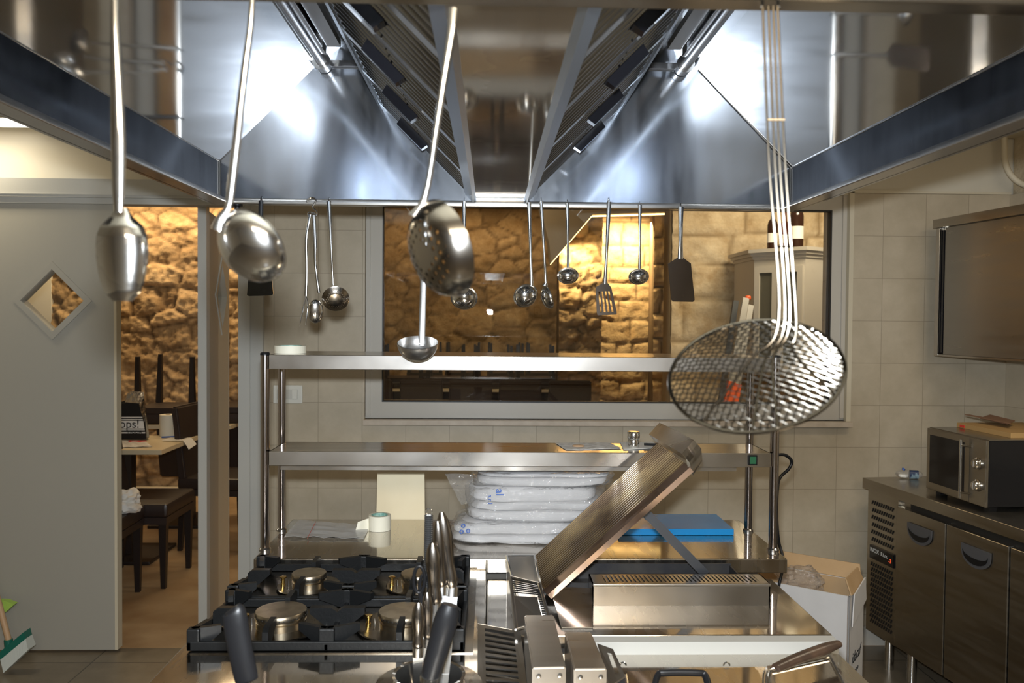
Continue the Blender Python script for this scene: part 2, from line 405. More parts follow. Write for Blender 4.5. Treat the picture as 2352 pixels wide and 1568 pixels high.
def sroot(name, loc=(0, 0, 0)):
    o = bpy.data.objects.new(name, None); COL.objects.link(o); o.location = loc; o['_w'] = tuple(loc); o['kind'] = 'structure'; return o
def text(name, s, size, origin, xdir, ydir, m, parent, ext=.0004, shear=0, align='LEFT'):
    c = bpy.data.curves.new(name, 'FONT'); c.body = s; c.size = size; c.extrude = ext; c.shear = shear; c.align_x = align
    t = bpy.data.objects.new('tmp', c); COL.objects.link(t)
    bpy.context.view_layer.update()
    me = bpy.data.meshes.new_from_object(t.evaluated_get(bpy.context.evaluated_depsgraph_get()))
    bpy.data.objects.remove(t)
    x = Vector(xdir).normalized(); y = Vector(ydir).normalized(); z = x.cross(y)
    M = Matrix((x, y, z)).transposed().to_4x4(); M.translation = Vector(origin) - Vector(parent['_w'])
    me.transform(M); me.materials.clear(); me.materials.append(m)
    o = bpy.data.objects.new(name, me); COL.objects.link(o); o.parent = parent; o['_w'] = parent['_w']; return o
def arc(c, r, a0, a1, n, ux=(1, 0, 0), uy=(0, 0, 1)):
    ux, uy, c = Vector(ux), Vector(uy), Vector(c)
    return [c+ux*math.cos(math.radians(a0+(a1-a0)*i/n))*r+uy*math.sin(math.radians(a0+(a1-a0)*i/n))*r for i in range(n+1)]
def cr(pts, n=6):
    """Catmull-Rom smoothing"""
    pts = [Vector(p) for p in pts]; q = [2*pts[0]-pts[1]]+pts+[2*pts[-1]-pts[-2]]; out = []
    for i in range(1, len(q)-2):
        for k in range(n):
            t = k/n; a, b, c, d = q[i-1], q[i], q[i+1], q[i+2]
            out.append(.5*((2*b)+(c-a)*t+(2*a-5*b+4*c-d)*t*t+(3*b-a-3*c+d)*t**3))
    return out+[pts[-1]]
def lerp(a, b, t): return a+(b-a)*t
def linr(vals, n):
    out = []
    for i in range(n):
        t = i/(n-1)*(len(vals)-1); k = min(int(t), len(vals)-2); out.append(lerp(vals[k], vals[k+1], t-k))
    return out
def copy_tree(o, parent=None):
    c = o.copy(); COL.objects.link(c)
    if parent is not None: c.parent = parent
    for ch in [x for x in bpy.data.objects if x.parent == o]: copy_tree(ch, c)
    return c

# ================================================================= STRUCTURE
WY = 3.8; CZ = 2.36; WT = .30
def X(px, Y, py=736): return P(px, py, Y).x
def Z(px, py, Y): return P(px, py, Y).z
wx0, wx1 = X(838, WY, 700), X(1948, WY, 700)
wz0, wz1 = Z(1400, 964, WY), Z(1400, 440, WY)
jx = X(600, WY, 900)
RX = X(2309, WY, 900)                       # corner with the right wall
RS = .134                                   # right wall splay
lintel = 2.11
def rwx(Y): return RX + RS*(WY-Y)

b = MB()
b.box(-3.6, RX+.5, -1.8, WY-.02, -.1, 0); struct('floor', b, KFLOOR)
b = MB(); b.box(-6, 6, WY-.02, 12, -.1, -.001); struct('floor_dining', b, DFLOOR)
b = MB(); b.box(-3.6, RX+1, -1.8, WY, CZ, CZ+.1); struct('ceiling', b, CEIL)
b = MB(); b.box(-6, 6, WY+WT, 12, 3.2, 3.3); struct('ceiling_dining', b, PLASTER)
# back wall: tiled up to 2.15 m, plaster above
TZ = Z(2100, 445, WY)
b = MB()
b.box(jx, wx0, WY, WY+WT, 0, TZ); b.box(wx0, wx1, WY, WY+WT, 0, wz0)
b.box(wx1, RX+.02, WY, WY+WT, 0, TZ)
struct('wall_back', b, TILE)
b = MB()
b.box(-3.6, jx, WY+.01, WY+WT, lintel, CZ); b.box(jx, RX+.3, WY+.012, WY+WT, TZ, CZ)
b.box(wx0, wx1, WY+.01, WY+WT, wz1, TZ)
b.box(-3.6, -2.95, WY+.02, WY+WT, 0, lintel)
b.box(-3.6, RX+1, WY+.015, WY+WT, CZ, 3.2)
struct('wall_back_upper', b, PLASTER)
# right wall: tiled below, rough stone above
b = MB()
y1 = -1.8
b.poly([(rwx(WY), WY, 0), (rwx(y1), y1, 0), (rwx(y1)+.3, y1, 0), (rwx(WY)+.3, WY, 0)], (0, 0, TZ)); struct('wall_right', b, TILER)
b = MB()
b.poly([(rwx(WY)+.015, WY, TZ), (rwx(y1)+.015, y1, TZ), (rwx(y1)+.3, y1, TZ), (rwx(WY)+.3, WY, TZ)], (0, 0, CZ-TZ)); struct('wall_right_upper', b, mat('bare_stone_plaster', (.42, .34, .22), .9, var=(12, (.55, .46, .32), .35, .7), bump=(22, .6, .02, (1, 1, 1))))
b = MB(); b.box(-3.7, -3.6, -1.8, WY+WT, 0, CZ); struct('wall_left', b, PLASTER)
b = MB(); b.box(-3.7, RX+1.2, -1.9, -1.8, 0, CZ); struct('wall_front', b, PLASTER)
# window reveal trim and sill
b = MB(); b.box(wx1-.004, wx1+.016, WY-.012, WY+.02, wz0, TZ+.006); b.box(wx1, RX, WY-.012, WY+.012, TZ, TZ+.012)
struct('trim_1', b, CREAM)
b = MB(); b.box(X(832, WY-.06, 966), X(1962, WY-.06, 966), WY-.05, WY+.20, wz0-.024, wz0, bev=.002); struct('trim_2', b, SILL)

# window
wr = sroot('window_1', (wx0, WY+.06, wz0))
gx0, gx1 = X(880, WY+.06, 700), X(1902, WY+.06, 700); gz0, gz1 = Z(1400, 924, WY+.06), Z(1400, 479, WY+.06)
b = MB()
fy0, fy1 = WY+.03, WY+.10
ftop = gz1+.08
for (a0, a1, c0, c1) in ((wx0, gx0, wz0, ftop), (gx1, wx1, wz0, ftop), (gx0, gx1, wz0, gz0), (gx0, gx1, gz1, ftop)):
    b.box(a0, a1, fy0, fy1, c0, c1)
b.box(wx0+.002, wx0+.022, fy0-.012, fy0, wz0+.01, ftop); b.box(wx1-.022, wx1-.002, fy0-.012, fy0, wz0+.01, ftop)
struct('window_frame', b, PVC, wr)
b = MB(); g = .006
for (a0, a1, c0, c1) in ((gx0, gx0+g, gz0, gz1), (gx1-g, gx1, gz0, gz1), (gx0+g, gx1-g, gz0, gz0+g), (gx0+g, gx1-g, gz1-g, gz1)):
    b.box(a0, a1, fy0-.002, fy0+.04, c0, c1)
struct('gasket', b, GASKET, wr)
b = MB(); b.box(gx0+g, gx1-g, fy0+.01, fy0+.016, gz0+g, gz1-g); struct('glass_pane', b, PANE, wr)
if wz1 > ftop:
    b = MB(); b.box(wx0, wx1, WY+.02, WY+WT, ftop, wz1); struct('trim_3', b, PLASTER)

# doors -------------------------------------------------------------
lz = Z(200, 412, WY-.08); lz2 = Z(200, 470, WY-.08)
b = MB()
b.box(-3.55, X(560, WY-.05), WY-.10, WY+.0, lz2+.03, lz); b.box(-3.55, X(560, WY-.05), WY-.085, WY+.0, lz2+.004, lz2+.03)
b.box(-3.55, X(560, WY-.05), WY-.105, WY-.10, lz-.07, lz-.066)
struct('trim_4', b, DOORB)
b = MB()   # right-hand jamb
b.box(X(547, WY-.03), X(603, WY-.03), WY-.03, WY+.12, 0, lintel); b.box(X(551, WY-.03), X(575, WY-.03), WY-.038, WY-.03, 0, lintel)
struct('trim_5', b, DOORB)
def leaf(name, corner, ux, width, height, th, cz, hw, m_face, m_edge):
    """door leaf with a diamond light; corner = bottom near corner, ux = direction along the leaf"""
    ux = Vector(ux).normalized(); n = Vector((ux.y, -ux.x, 0)); c = Vector(corner)
    r = sroot(name, tuple(c))
    def q(a, z, d=0): return c+ux*a+Vector((0, 0, z))-n*d
    cx = cz[0]; zc = cz[1]
    R = [(0, 0), (width, 0), (width, height), (0, height)]; D = [(cx, zc-hw), (cx+hw, zc), (cx, zc+hw), (cx-hw, zc)]
    b = MB(); lay = []
    for d0 in (0, th): lay.append(([b.bm.verts.new(q(*p, d0)) for p in R], [b.bm.verts.new(q(*p, d0)) for p in D]))
    for Rv, Dv in lay:
        for i in range(4):
            j = (i+1) % 4; b.bm.faces.new((Rv[i], Rv[j], Dv[i])); b.bm.faces.new((Rv[j], Dv[j], Dv[i]))
    for k in (0, 1):
        for i in range(4):
            j = (i+1) % 4; b.bm.faces.new((lay[0][k][i], lay[0][k][j], lay[1][k][j], lay[1][k][i]))
    struct('door_panel', b, m_face, r)
    b = MB()   # diamond frame
    for d0, d1 in ((-.006, .0), (th, th+.006)):
        for i in range(4):
            j = (i+1) % 4; o_ = lambda p, k: (cx+(p[0]-cx)*k, zc+(p[1]-zc)*k)
            A, B_ = D[i], D[j]; pts = [q(*o_(A, 1.22), d0), q(*o_(B_, 1.22), d0), q(*o_(B_, .97), d0), q(*o_(A, .97), d0)]
            b.poly(pts, -n*(d1-d0))
    for i in range(4):
        j = (i+1) % 4; o_ = lambda p, k: (cx+(p[0]-cx)*k, zc+(p[1]-zc)*k)
        b.poly([q(*o_(D[i], 1), 0), q(*o_(D[j], 1), 0), q(*o_(D[j], .96), 0), q(*o_(D[i], .96), 0)], -n*th)
    struct('diamond_frame', b, m_face, r)
    b = MB(); b.poly([q(*p, th*.45) for p in D], -n*.004); struct('glass_pane', b, PANE, r)
    b = MB(); e = .012
    b.poly([q(width, 0, -.001), q(width+e, 0, -.001), q(width+e, height, -.001), q(width, height, -.001)], -n*(th+.002))
    b.poly([q(-e, 0, -.001), q(0, 0, -.001), q(0, height, -.001), q(-e, height, -.001)], -n*(th+.002))
    struct('edge_strip', b, m_edge, r)
    return r
dy = WY-.07
x_r = X(262, dy, 900); x_l = X(-160, dy, 900); cxp = P(121, 690, dy)
leaf('door_1', (x_l, dy, .012), (1, 0, 0), x_r-x_l, lz2+.002, .045, (cxp.x-x_l, cxp.z-.012), .142, DOORW, CREAM)
nx = X(480, WY+.02, 900)
lf = leaf('door_2', (nx, WY+.02, .01), (-.10, .62, 0), .60, lz2-.02, .045, (.36, 1.60), .16, mat('door_leaf_ivory', (.58, .58, .52), .45), DOORB)
b = MB(); b.box(X(458, WY+.0, 900), nx+.003, WY-.02, WY+.02, 0, lintel); struct('trim_6', b, DOORB)

# ================================================================= DINING ROOM STRUCTURE
def stone_wall(name, x0, x1, z0, z1, y, rowh, m, seed=0, res=.025, amp=.03, axis='X', depth=.25, rubble=False):
    """coursed rubble wall: blocks of uneven size stand out of the joints"""
    rnd = random.Random(seed); rows = []; z = z0
    while z < z1:
        h = rowh*rnd.uniform(.7, 1.35); xs = [x0-rnd.uniform(0, .3)]; offs = []
        while xs[-1] < x1: xs.append(xs[-1]+rowh*rnd.uniform(.9, 2.4)); offs.append(rnd.uniform(.2, 1))
        rows.append((z, z+h, xs, offs)); z += h
    nx_, nz_ = max(2, int((x1-x0)/res)), max(2, int((z1-z0)/res))
    bm = bmesh.new(); cl = bm.verts.layers.float.new('stone'); grid = []
    for i in range(nx_+1):
        col = []
        for j in range(nz_+1):
            xx = x0+(x1-x0)*i/nx_; zz = z0+(z1-z0)*j/nz_
            wv = noise.noise(Vector((xx*3, zz*3, seed)))*.05; wv2 = noise.noise(Vector((xx*3+9, zz*3, seed)))*.05
            qx, qz = xx+wv, zz+wv2; h = 0; f = 0
            for (a, c, xs, offs) in rows:
                if a <= qz < c:
                    for k in range(len(offs)):
                        if xs[k] <= qx < xs[k+1]:
                            d = min(qx-xs[k], xs[k+1]-qx, qz-a, c-qz)
                            t = max(0, min(1, (d-.006)/.03)); h = t*(.35+.65*offs[k]); f = min(1, max(0, (d-.004)/.012))*(.75+.25*offs[k])
                            break
                    break
            if rubble:
                ds, ps = noise.voronoi(Vector((xx/(rowh*1.5)+wv*2, zz/rowh+wv2*2, seed*1.7)))
                e_ = ds[1]-ds[0]; t = max(0, min(1, e_/.22)); h = (t**.5)*(.3+.7*noise.cell(ps[0]*3.1)**2); f = min(1, e_/.10)*(.7+.3*noise.cell(ps[0]*5.3))
            h = h*amp+noise.noise(Vector((xx*9, zz*9, seed+3)))*amp*.45+noise.noise(Vector((xx*28, zz*28, seed)))*amp*.4
            p = (xx, y-h, zz) if axis == 'X' else (y-h, xx, zz)
            v = bm.verts.new(p); v[cl] = f; col.append(v)
        grid.append(col)
    for i in range(nx_):
        for j in range(nz_): bm.faces.new((grid[i][j], grid[i+1][j], grid[i+1][j+1], grid[i][j+1]))
    # body behind the face
    if axis == 'X': c8 = ((x0, y+.02), (x1, y+.02), (x1, y+depth), (x0, y+depth))
    else: c8 = ((y+.02, x0), (y+.02, x1), (y+depth, x1), (y+depth, x0))
    lo = [bm.verts.new((*c, z0)) for c in c8]; hi = [bm.verts.new((*c, z1)) for c in c8]
    for i in range(4): bm.faces.new((lo[i], lo[(i+1) % 4], hi[(i+1) % 4], hi[i]))
    bm.faces.new(lo[::-1]); bm.faces.new(hi)
    for f_ in bm.faces: f_.smooth = True
    bmesh.ops.recalc_face_normals(bm, faces=bm.faces[:])
    me = bpy.data.meshes.new(name); bm.to_mesh(me); bm.free(); me.materials.append(m)
    o = bpy.data.objects.new(name, me); COL.objects.link(o); o['kind'] = 'structure'; return o
PX = X(122, 7.1, 690)
stone_wall('wall_dining_left', PX, -1.95, 0, 3.2, 7.1, .19, STONE, 1, .016, .06, rubble=True)
b = MB(); b.box(-6, PX, 7.07, 7.3, 0, 3.2); struct('wall_dining_left_plaster', b, mat('ivory_plaster', (.74, .70, .60), .7))
b = MB(); b.box(-6, -1.95, 7.02, 7.06, 0, .075); struct('baseboard_dining', b, CREAM)
FX = X(1288, 9.6, 700)
stone_wall('wall_dining_far', -2.4, 1.1, .3, 3.2, 11.0, .24, STONE, 4, .03, .05, rubble=True)
b = MB(); b.box(-2.3, -1.97, 7.1, 11.2, 0, 3.2); struct('wall_dining_partition', b, STONE)
# lit recess: rough pier, back, side and sloping plaster soffit
RY = 9.4
stone_wall('wall_recess_pier', X(1283, 8.9, 700), X(1381, 8.9, 700), 0, 3.2, 8.9, .2, STONE, 8, .022, .09, rubble=True)
stone_wall('wall_recess_back', X(1372, RY, 700), X(1545, RY, 700), 0, 3.2, RY, .22, STONE, 9, .022, .025)
stone_wall('wall_recess_side', X(1500, 8.9, 700), X(1555, 8.9, 700), 0, 3.2, 8.9, .22, STONE, 11, .022, .05)
stone_wall('wall_dining_right', X(1541, 5.7, 700), 3.4, 0, 3.2, 5.7, .26, STONEL, 14, .022, .030)
b = MB(); b.box(3.4, 3.6, WY+WT, 5.9, 0, 3.2); struct('wall_dining_end', b, STONEL)
# sloping vault soffit with the led strip under its edge
sy = 8.55
A_, B2, C2 = P(1266, 606, sy), P(1362, 492, sy), P(1560, 486, sy)
A_.z += .01
b = MB(); b.poly([A_, B2, C2, Vector((C2.x, sy, 3.2)), Vector((P(1210, 606, sy).x, sy, 3.2)), P(1262, 560, sy)], (0, .32, 0)); struct('trim_7', b, PLASTER)
b = MB()
for p, q_ in ((A_, B2), (B2, C2)):
    d = (q_-p).normalized(); b.poly([p+Vector((0, .10, -.011)), q_+Vector((0, .10, -.011)), q_+Vector((0, .10, -.004)), p+Vector((0, .10, -.004))], (0, .03, 0))
ob = single('led_strip', b, LED, 'glowing warm light strip tucked along the edge of the sloping soffit', 'light strip')

# ================================================================= HOOD
HB = 1.807; HY0, HY1 = .82, 2.26
hxl, hxr = P(500, 469, HY1).x, P(1818, 487, HY1).x
HC = (hxl+hxr)/2
SKIRT = steel('hood_skirt_steel', (.17, .18, .20), .10, .35, .2, 0, (1, 8, 1))
hood = thing('extractor_hood', 'large stainless steel island extractor hood hanging over the cooking island', 'extractor hood', (HC, (HY0+HY1)/2, HB))
SK = HB+.115; LXL, LXR = hxl+.262, hxr-.262; LT = 2.185; t_ = .004
b = MB()
for x_, s_ in ((hxl, 1), (hxr, -1)):
    b = MB(); x0_, x1_ = sorted((x_, x_+s_*t_)); b.box(x0_, x1_, HY0, HY1, HB+.012, SK); part('side_skirt', b, SKIRT, hood)
for x_, xt in ((hxl, LXL), (hxr, LXR)):
    b = MB(); b.plate([(x_, HY0, SK), (xt, HY0, LT), (xt, HY1, LT), (x_, HY1, SK)], t_)
    part('sloping_panel', b, HOODSIDE, hood)
b = MB()   # rear gable
b.poly([(hxl, HY1, HB+.012), (hxr, HY1, HB+.012), (hxr, HY1, SK), (LXR, HY1, LT), (LXR-.1, HY1, 2.27), (LXL+.1, HY1, 2.27), (LXL, HY1, LT), (hxl, HY1, SK)], (0, t_, 0))
part('end_panel', b, HOODREAR, hood)
b = MB()
b.poly([(hxl, HY0, HB+.03), (hxr, HY0, HB+.03), (hxr, HY0, SK), (LXR, HY0, LT), (LXR-.1, HY0, 2.27), (LXL+.1, HY0, 2.27), (LXL, HY0, LT), (hxl, HY0, SK)], (0, -t_, 0))
part('end_panel', b, HOODREAR, hood)
b = MB(); b.box(LXL, LXR, HY0, HY1, 2.25, 2.26); b.plate([(LXL, HY0, LT), (LXL+.1, HY0, 2.26), (LXL+.1, HY1, 2.26), (LXL, HY1, LT)], t_)
b.plate([(LXR, HY0, LT), (LXR-.1, HY0, 2.26), (LXR-.1, HY1, 2.26), (LXR, HY1, LT)], t_); part('top_panel', b, DARKSTEEL, hood)
# gutter rim round the bottom
b = MB(); gw = .03
b.box(hxl-.012, hxr+.012, HY1-.006, HY1+.022, HB, HB+.016, bev=.002)
b.box(hxl-.012, hxl+gw, HY0, HY1, HB, HB+.013, bev=.002); b.box(hxr-gw, hxr+.012, HY0, HY1, HB, HB+.013, bev=.002)
b.box(hxl-.018, hxl-.008, HY0, HY1, HB, HB+.034); b.box(hxr+.008, hxr+.018, HY0, HY1, HB, HB+.034)
part('gutter_rim', b, RAIL, hood)
b = MB(); b.box(hxl-.012, hxr+.012, HY0-.03, HY0+.002, HB, HB+.04, bev=.003); part('front_rim', b, steel('front_rim_steel', (.42, .39, .34), .14, .4, .15, 0, (1, 8, 1)), hood)
# corner seams
b = MB()
for x_, xt, s_ in ((hxl, LXL, 1), (hxr, LXR, -1)):
    b = MB(); b.tube([(x_+s_*.004, HY1-.003, SK), (xt, HY1-.003, LT)], .0022, seg=6); b.tube([(x_+s_*.006, HY1-.004, HB+.014), (x_+s_*.006, HY1-.004, SK)], .003, seg=6)
    b.tube([(x_+s_*.005, HY0, SK), (x_+s_*.005, HY1, SK)], .0016, seg=6); part('seam', b, STEEL, hood)
# trough between the filters and V filter banks
tz = HB+.020; txl, txr = P(1094, 452, HY1).x, P(1203, 452, HY1).x
b = MB(); b.box(txl, txr, HY0, HY1, tz, tz+.004)
part('centre_trough', b, steel('trough_mirror_steel', (.60, .57, .52), .07, .3, .2, .0008), hood)
FTZ = 2.085; run = FTZ-tz
NF = 5; fl = (HY1-HY0-.01)/NF
for side, x0_, s_ in (('l', txl, -1), ('r', txr, 1)):
    def fp(u, y, h=0):   # u up the slope, h off the slope to the outside
        return Vector((x0_+s_*u*run+s_*h*.7071, y, tz+u*run-h*.7071))
    b = MB()   # bank edge frames
    for u0, u1 in ((0, .085), (.955, 1.0)):
        b.hexa([fp(u0, HY0, 0), fp(u1, HY0, 0), fp(u1, HY1-.001, 0), fp(u0, HY1-.001, 0)], [fp(u0, HY0, .012), fp(u1, HY0, .012), fp(u1, HY1-.001, .012), fp(u0, HY1-.001, .012)])
    part('filter_bank_frame', b, mat('frame_steel_'+('left' if s_ < 0 else 'right'), (.36, .40, .45), .3, 1), hood)
    b = MB(); b.hexa([fp(0, HY0, -.03), fp(1, HY0, -.03), fp(1, HY1, -.03), fp(0, HY1, -.03)], [fp(0, HY0, -.028), fp(1, HY0, -.028), fp(1, HY1, -.028), fp(0, HY1, -.028)])
    part('filter_backing', b, BLACKIRON, hood)
    for k in range(NF):
        ya = HY1-.005-(k+1)*fl; yb = ya+fl; b = MB()
        for e0, e1 in ((ya, ya+.018), (yb-.018, yb)):
            b.hexa([fp(.085, e0, -.01), fp(.955, e0, -.01), fp(.955, e1, -.01), fp(.085, e1, -.01)], [fp(.085, e0, .006), fp(.955, e0, .006), fp(.955, e1, .006), fp(.085, e1, .006)])
        for u0, u1 in ((.085, .10), (.94, .955)):
            b.hexa([fp(u0, ya, -.01), fp(u1, ya, -.01), fp(u1, yb, -.01), fp(u0, yb, -.01)], [fp(u0, ya, .0055), fp(u1, ya, .0055), fp(u1, yb, .0055), fp(u0, yb, .0055)])
        fo = part('grease_filter', b, STEEL, hood)
        b = MB(); n_ = 7
        for i in range(n_):
            y_ = ya+.03+(fl-.06)*i/(n_-1)
            for ub in ((.09, .52), (.53, .95)):
                b.tube([fp(ub[0], y_, -.004), fp(ub[1], y_, -.004)], .0115, .0115, seg=14, ref=(0, 1, 0))
        part('baffle_slats', b, DARKSTEEL, fo)
        b = MB(); yc = ya+fl*.44
        b.hexa([fp(.44, yc-.013, .006), fp(.70, yc-.013, .006), fp(.70, yc+.013, .006), fp(.44, yc+.013, .006)], [fp(.45, yc-.010, .026), fp(.69, yc-.010, .026), fp(.69, yc+.010, .026), fp(.45, yc+.010, .026)])
        part('grip', b, BLACKGL, fo)
    b = MB(); b.plate([fp(1, HY0, 0), fp(1, HY1, 0), (x0_+s_*(run+.012), HY1, 2.25), (x0_+s_*(run+.012), HY0, 2.25)], .003); part('bank_closing_plate', b, DARKSTEEL, hood)
# lamp tubes
for px, py, s_ in ((740, 143, 1), (1572, 150, -1)):
    e = P(px, py, HY1-.03)
    b = MB(); b.tube([(e.x, HY0+.02, e.z), (e.x, HY1-.02, e.z)], .0145, seg=16); lt = part('lamp_tube', b, SATIN, hood)
    b = MB(); b.tube([(e.x, HY1-.045, e.z), (e.x, HY1-.005, e.z)], .0215, seg=18); b.tube([(e.x, HY1-.048, e.z), (e.x, HY1-.043, e.z)], .024, seg=18); part('end_cap', b, SATIN, lt)
    b = MB(); b.box(e.x+s_*.018-.004, e.x+s_*.018+.006, HY0+.02, HY1-.10, e.z+.00, 2.25); b.box(min(e.x+s_*.03, e.x+s_*.065), max(e.x+s_*.03, e.x+s_*.065), HY0+.02, HY1-.12, e.z+.012, e.z+.03)
    part('lamp_channel', b, SATIN, lt)
    b = MB(); b.box(min(e.x, e.x+s_*.09), max(e.x, e.x+s_*.09), HY1-.012, HY1-.002, e.z-.004, e.z+.012); part('lamp_bracket', b, SATIN, lt)
# drain stub under the rear rim
b = MB(); p = P(546, 466, HY1+.01); b.lathe([(0, 0), (.014, 0), (.014, -.004), (.008, -.006), (.008, -.014), (0, -.014)], (p.x, HY1+.008, HB), seg=16); part('drain_plug', b, BLACKPL, hood)

# ================================================================= UTENSILS
HK = HY1-.012      # rear rail line, hung on the camera side
def hook_top(x, y, z, s=1):
    """little hook from the handle head over the rim"""
    return arc((x, y+.010, z), .010, 180, 20, 6, (0, 1, 0), (0, 0, 1))
def handle(b, p0, p1, w, th, y, bow=0, n=8):
    pts = []
    for i in range(n+1):
        t = i/n; q = Vector(p0).lerp(Vector(p1), t); q.y += math.sin(t*PI)*bow; pts.append(q)
    b.tube(pts, linr(w, n+1), linr(th, n+1), seg=10)
def bowl_prof(R, D, th=.0012, lip=.0):
    out = []; n = 12
    for i in range(n+1):
        a = PI/2*i/n; out.append((R*math.sin(a), -D*math.cos(a)))
    if lip: out.append((R+lip, .0005))
    ins = []
    if lip: ins.append((R+lip, .0012))
    for i in range(n, -1, -1):
        a = PI/2*i/n; ins.append(((R-th)*math.sin(a), -(D-th)*math.cos(a)+.0008))
    return out+ins
def ladle(name, label, top, neck, bowl, R, D, axis, Y, w=(.006, .0045, .0035, .005), lip=.004, m=CHROME, cat='ladle', group='utensils on the rear hood rail', xref=None, sx=1):
    tp = P(*top, Y); nk = P(*neck, Y); bc = P(*bowl, Y)
    r = thing(name, label, cat, (tp.x, tp.y, tp.z), group)
    b = MB(); handle(b, tp, nk, w, [.0016, .0022, .0022, .002], Y)
    b.tube(hook_top(tp.x, tp.y, tp.z-.001), .0028, .0012, seg=8, ref=(1, 0, 0)); part('handle', b, m, r)
    ax = Vector(axis).normalized(); b = MB(); b.lathe(bowl_prof(R, D, lip=lip), bc+ax*D*.35, ax, 36, sx=sx, xref=xref)
    rimp = bc+ax*D*.35; d = (nk-rimp); d = (d-ax*d.dot(ax)).normalized()*R*.98
    b.tube([nk, nk.lerp(rimp+d, .5)+Vector((0, .0, 0)), rimp+d], [.005, .006, .008], [.002, .0018, .0012], seg=8)
    part('bowl', b, m, r); return r
BK = (.05, .72, .62)     # bowls show their backs to the room
ladle('large_ladle', 'steel ladle hanging from the rear hood rail behind the big perforated skimmer', (1066, 462), (1066, 655), (1065, 688), .033, .028, (.05, .85, .5), HK)
ladle('large_ladle', 'round steel ladle tilted left, hanging on the rear rail at the trough edge', (1215, 464), (1221, 655), (1210, 682), .031, .026, (-.3, .85, .42), HK)
ladle('small_ladle', 'small steel ladle on the rear rail just left of the slotted turner', (1303, 466), (1305, 618), (1305, 636), .0215, .019, (.0, .86, .5), HK, w=(.0055, .004, .003, .0045), sx=1.15)
ladle('small_ladle', 'small steel ladle on the rear rail between slotted turner and solid turner', (1470, 470), (1469, 620), (1468, 638), .0205, .018, (.0, .86, .5), HK, w=(.0055, .004, .003, .0045), sx=1.15)
ladle('sauce_ladle', 'steel ladle seen edge-on, touching the tilted round ladle on its left', (1243, 461), (1254, 650), (1254, 684), .032, .018, (.93, .25, .30), HK, w=(.005, .004, .003, .004), lip=.001)
# flat-handled aluminium ladle
tp = P(978, 462, HK-.004); nk = P(969, 772, HK-.004); bc = P(963, 782, HK-.004)
r = thing('aluminium_ladle', 'dull aluminium ladle with a long flat handle, bowl upright before the top shelf', 'ladle', tuple(tp), 'utensils on the rear hood rail')
b = MB(); b.tube([tp, tp.lerp(nk, .4), tp.lerp(nk, .8), nk+Vector((0, .0, .0)), nk+Vector((-.001, -.002, -.025))], [.0085, .009, .009, .009, .008], .0014, seg=12)
b.tube(hook_top(tp.x, tp.y, tp.z), .008, .0014, seg=8, ref=(1, 0, 0)); part('handle', b, ALUL, r)
b = MB(); b.lathe(bowl_prof(.0545, .050, .0015), bc+Vector((0, -.046, -.004)), (0, -.32, 1), 44); part('bowl', b, ALUL, r)
b = MB()
for dz in (-.008, -.028): b.lathe([(0, .002), (.0022, .0015), (.003, 0)], bc+Vector((.002, -.004, dz)), (0, -1, 0), 12)
part('rivet', b, ALUL, r)

# turners
def turner(name, label, top, neck, quad, blade_m, slots=0, handle_m=CHROME, hw=(.006, .0055, .0035, .006)):
    tp = P(*top, HK); nk = P(*neck, HK); r = thing(name, label, 'turner', tuple(tp), 'utensils on the rear hood rail')
    b = MB(); handle(b, tp, nk, hw, [.0018, .003, .003, .002], HK); b.tube(hook_top(tp.x, tp.y, tp.z), .003, .0014, seg=8, ref=(1, 0, 0)); part('handle', b, handle_m, r)
    q = [P(*c, HK) for c in quad]     # tl, tr, br, bl
    b = MB(); yv = Vector((0, .0016, 0)); mid = (q[0]+q[1])/2
    sh = [nk+Vector((-.006, 0, .004)), nk+Vector((.006, 0, .004)), q[1], q[0]]; b.poly(sh, yv)
    if slots:
        def at(u, v): return q[0].lerp(q[1], u).lerp(q[3].lerp(q[2], u), v)
        b.poly([at(0, 0), at(1, 0), at(1, .14), at(0, .14)], yv); b.poly([at(0, .9), at(1, .9), at(.97, 1), at(.03, 1)], yv)
        us = []; n = slots*2+1; ws = [1.6 if (i in (0, n-1)) else 1.0 for i in range(n)]; tot = sum(ws); a = 0
        for i in range(n):
            u0, u1 = a/tot, (a+ws[i])/tot; a += ws[i]
            if i % 2 == 0: b.poly([at(u0, .14), at(u1, .14), at(u1, .9), at(u0, .9)], yv)
    else:
        k = .05
        def at(u, v): return q[0].lerp(q[1], u).lerp(q[3].lerp(q[2], u), v)
        b.poly([at(0, 0), at(1, 0), at(1, 1-k), at(1-k*1.6, 1), at(k*1.6, 1), at(0, 1-k)], yv)
    part('blade', b, blade_m, r); return r
BLADE = steel('dull_blade_steel', (.22, .18, .15), .10, .3, .1)
turner('slotted_turner', 'turner with four long slots in its blade, hanging from the rear hood rail', (1399, 463), (1390, 652), [(1368, 660), (1404, 660), (1418, 722), (1371, 724)], BLADE, 4)
turner('solid_turner', 'turner with a wide solid dark blade, right end of the rear hood rail', (1564, 474), (1563, 594), [(1534, 605), (1587, 605), (1596, 693), (1542, 692)], BLADE, 0, hw=(.0075, .0065, .0055, .008))
turner('black_turner', 'black handled turner at the left end of the rear rail, partly behind a near ladle', (599, 460), (597, 612), [(572, 622), (622, 622), (628, 678), (567, 680)], steel('black_blade', (.10, .11, .13), .10, .3, .1), 0, BLACKPL, hw=(.006, .006, .006, .007))
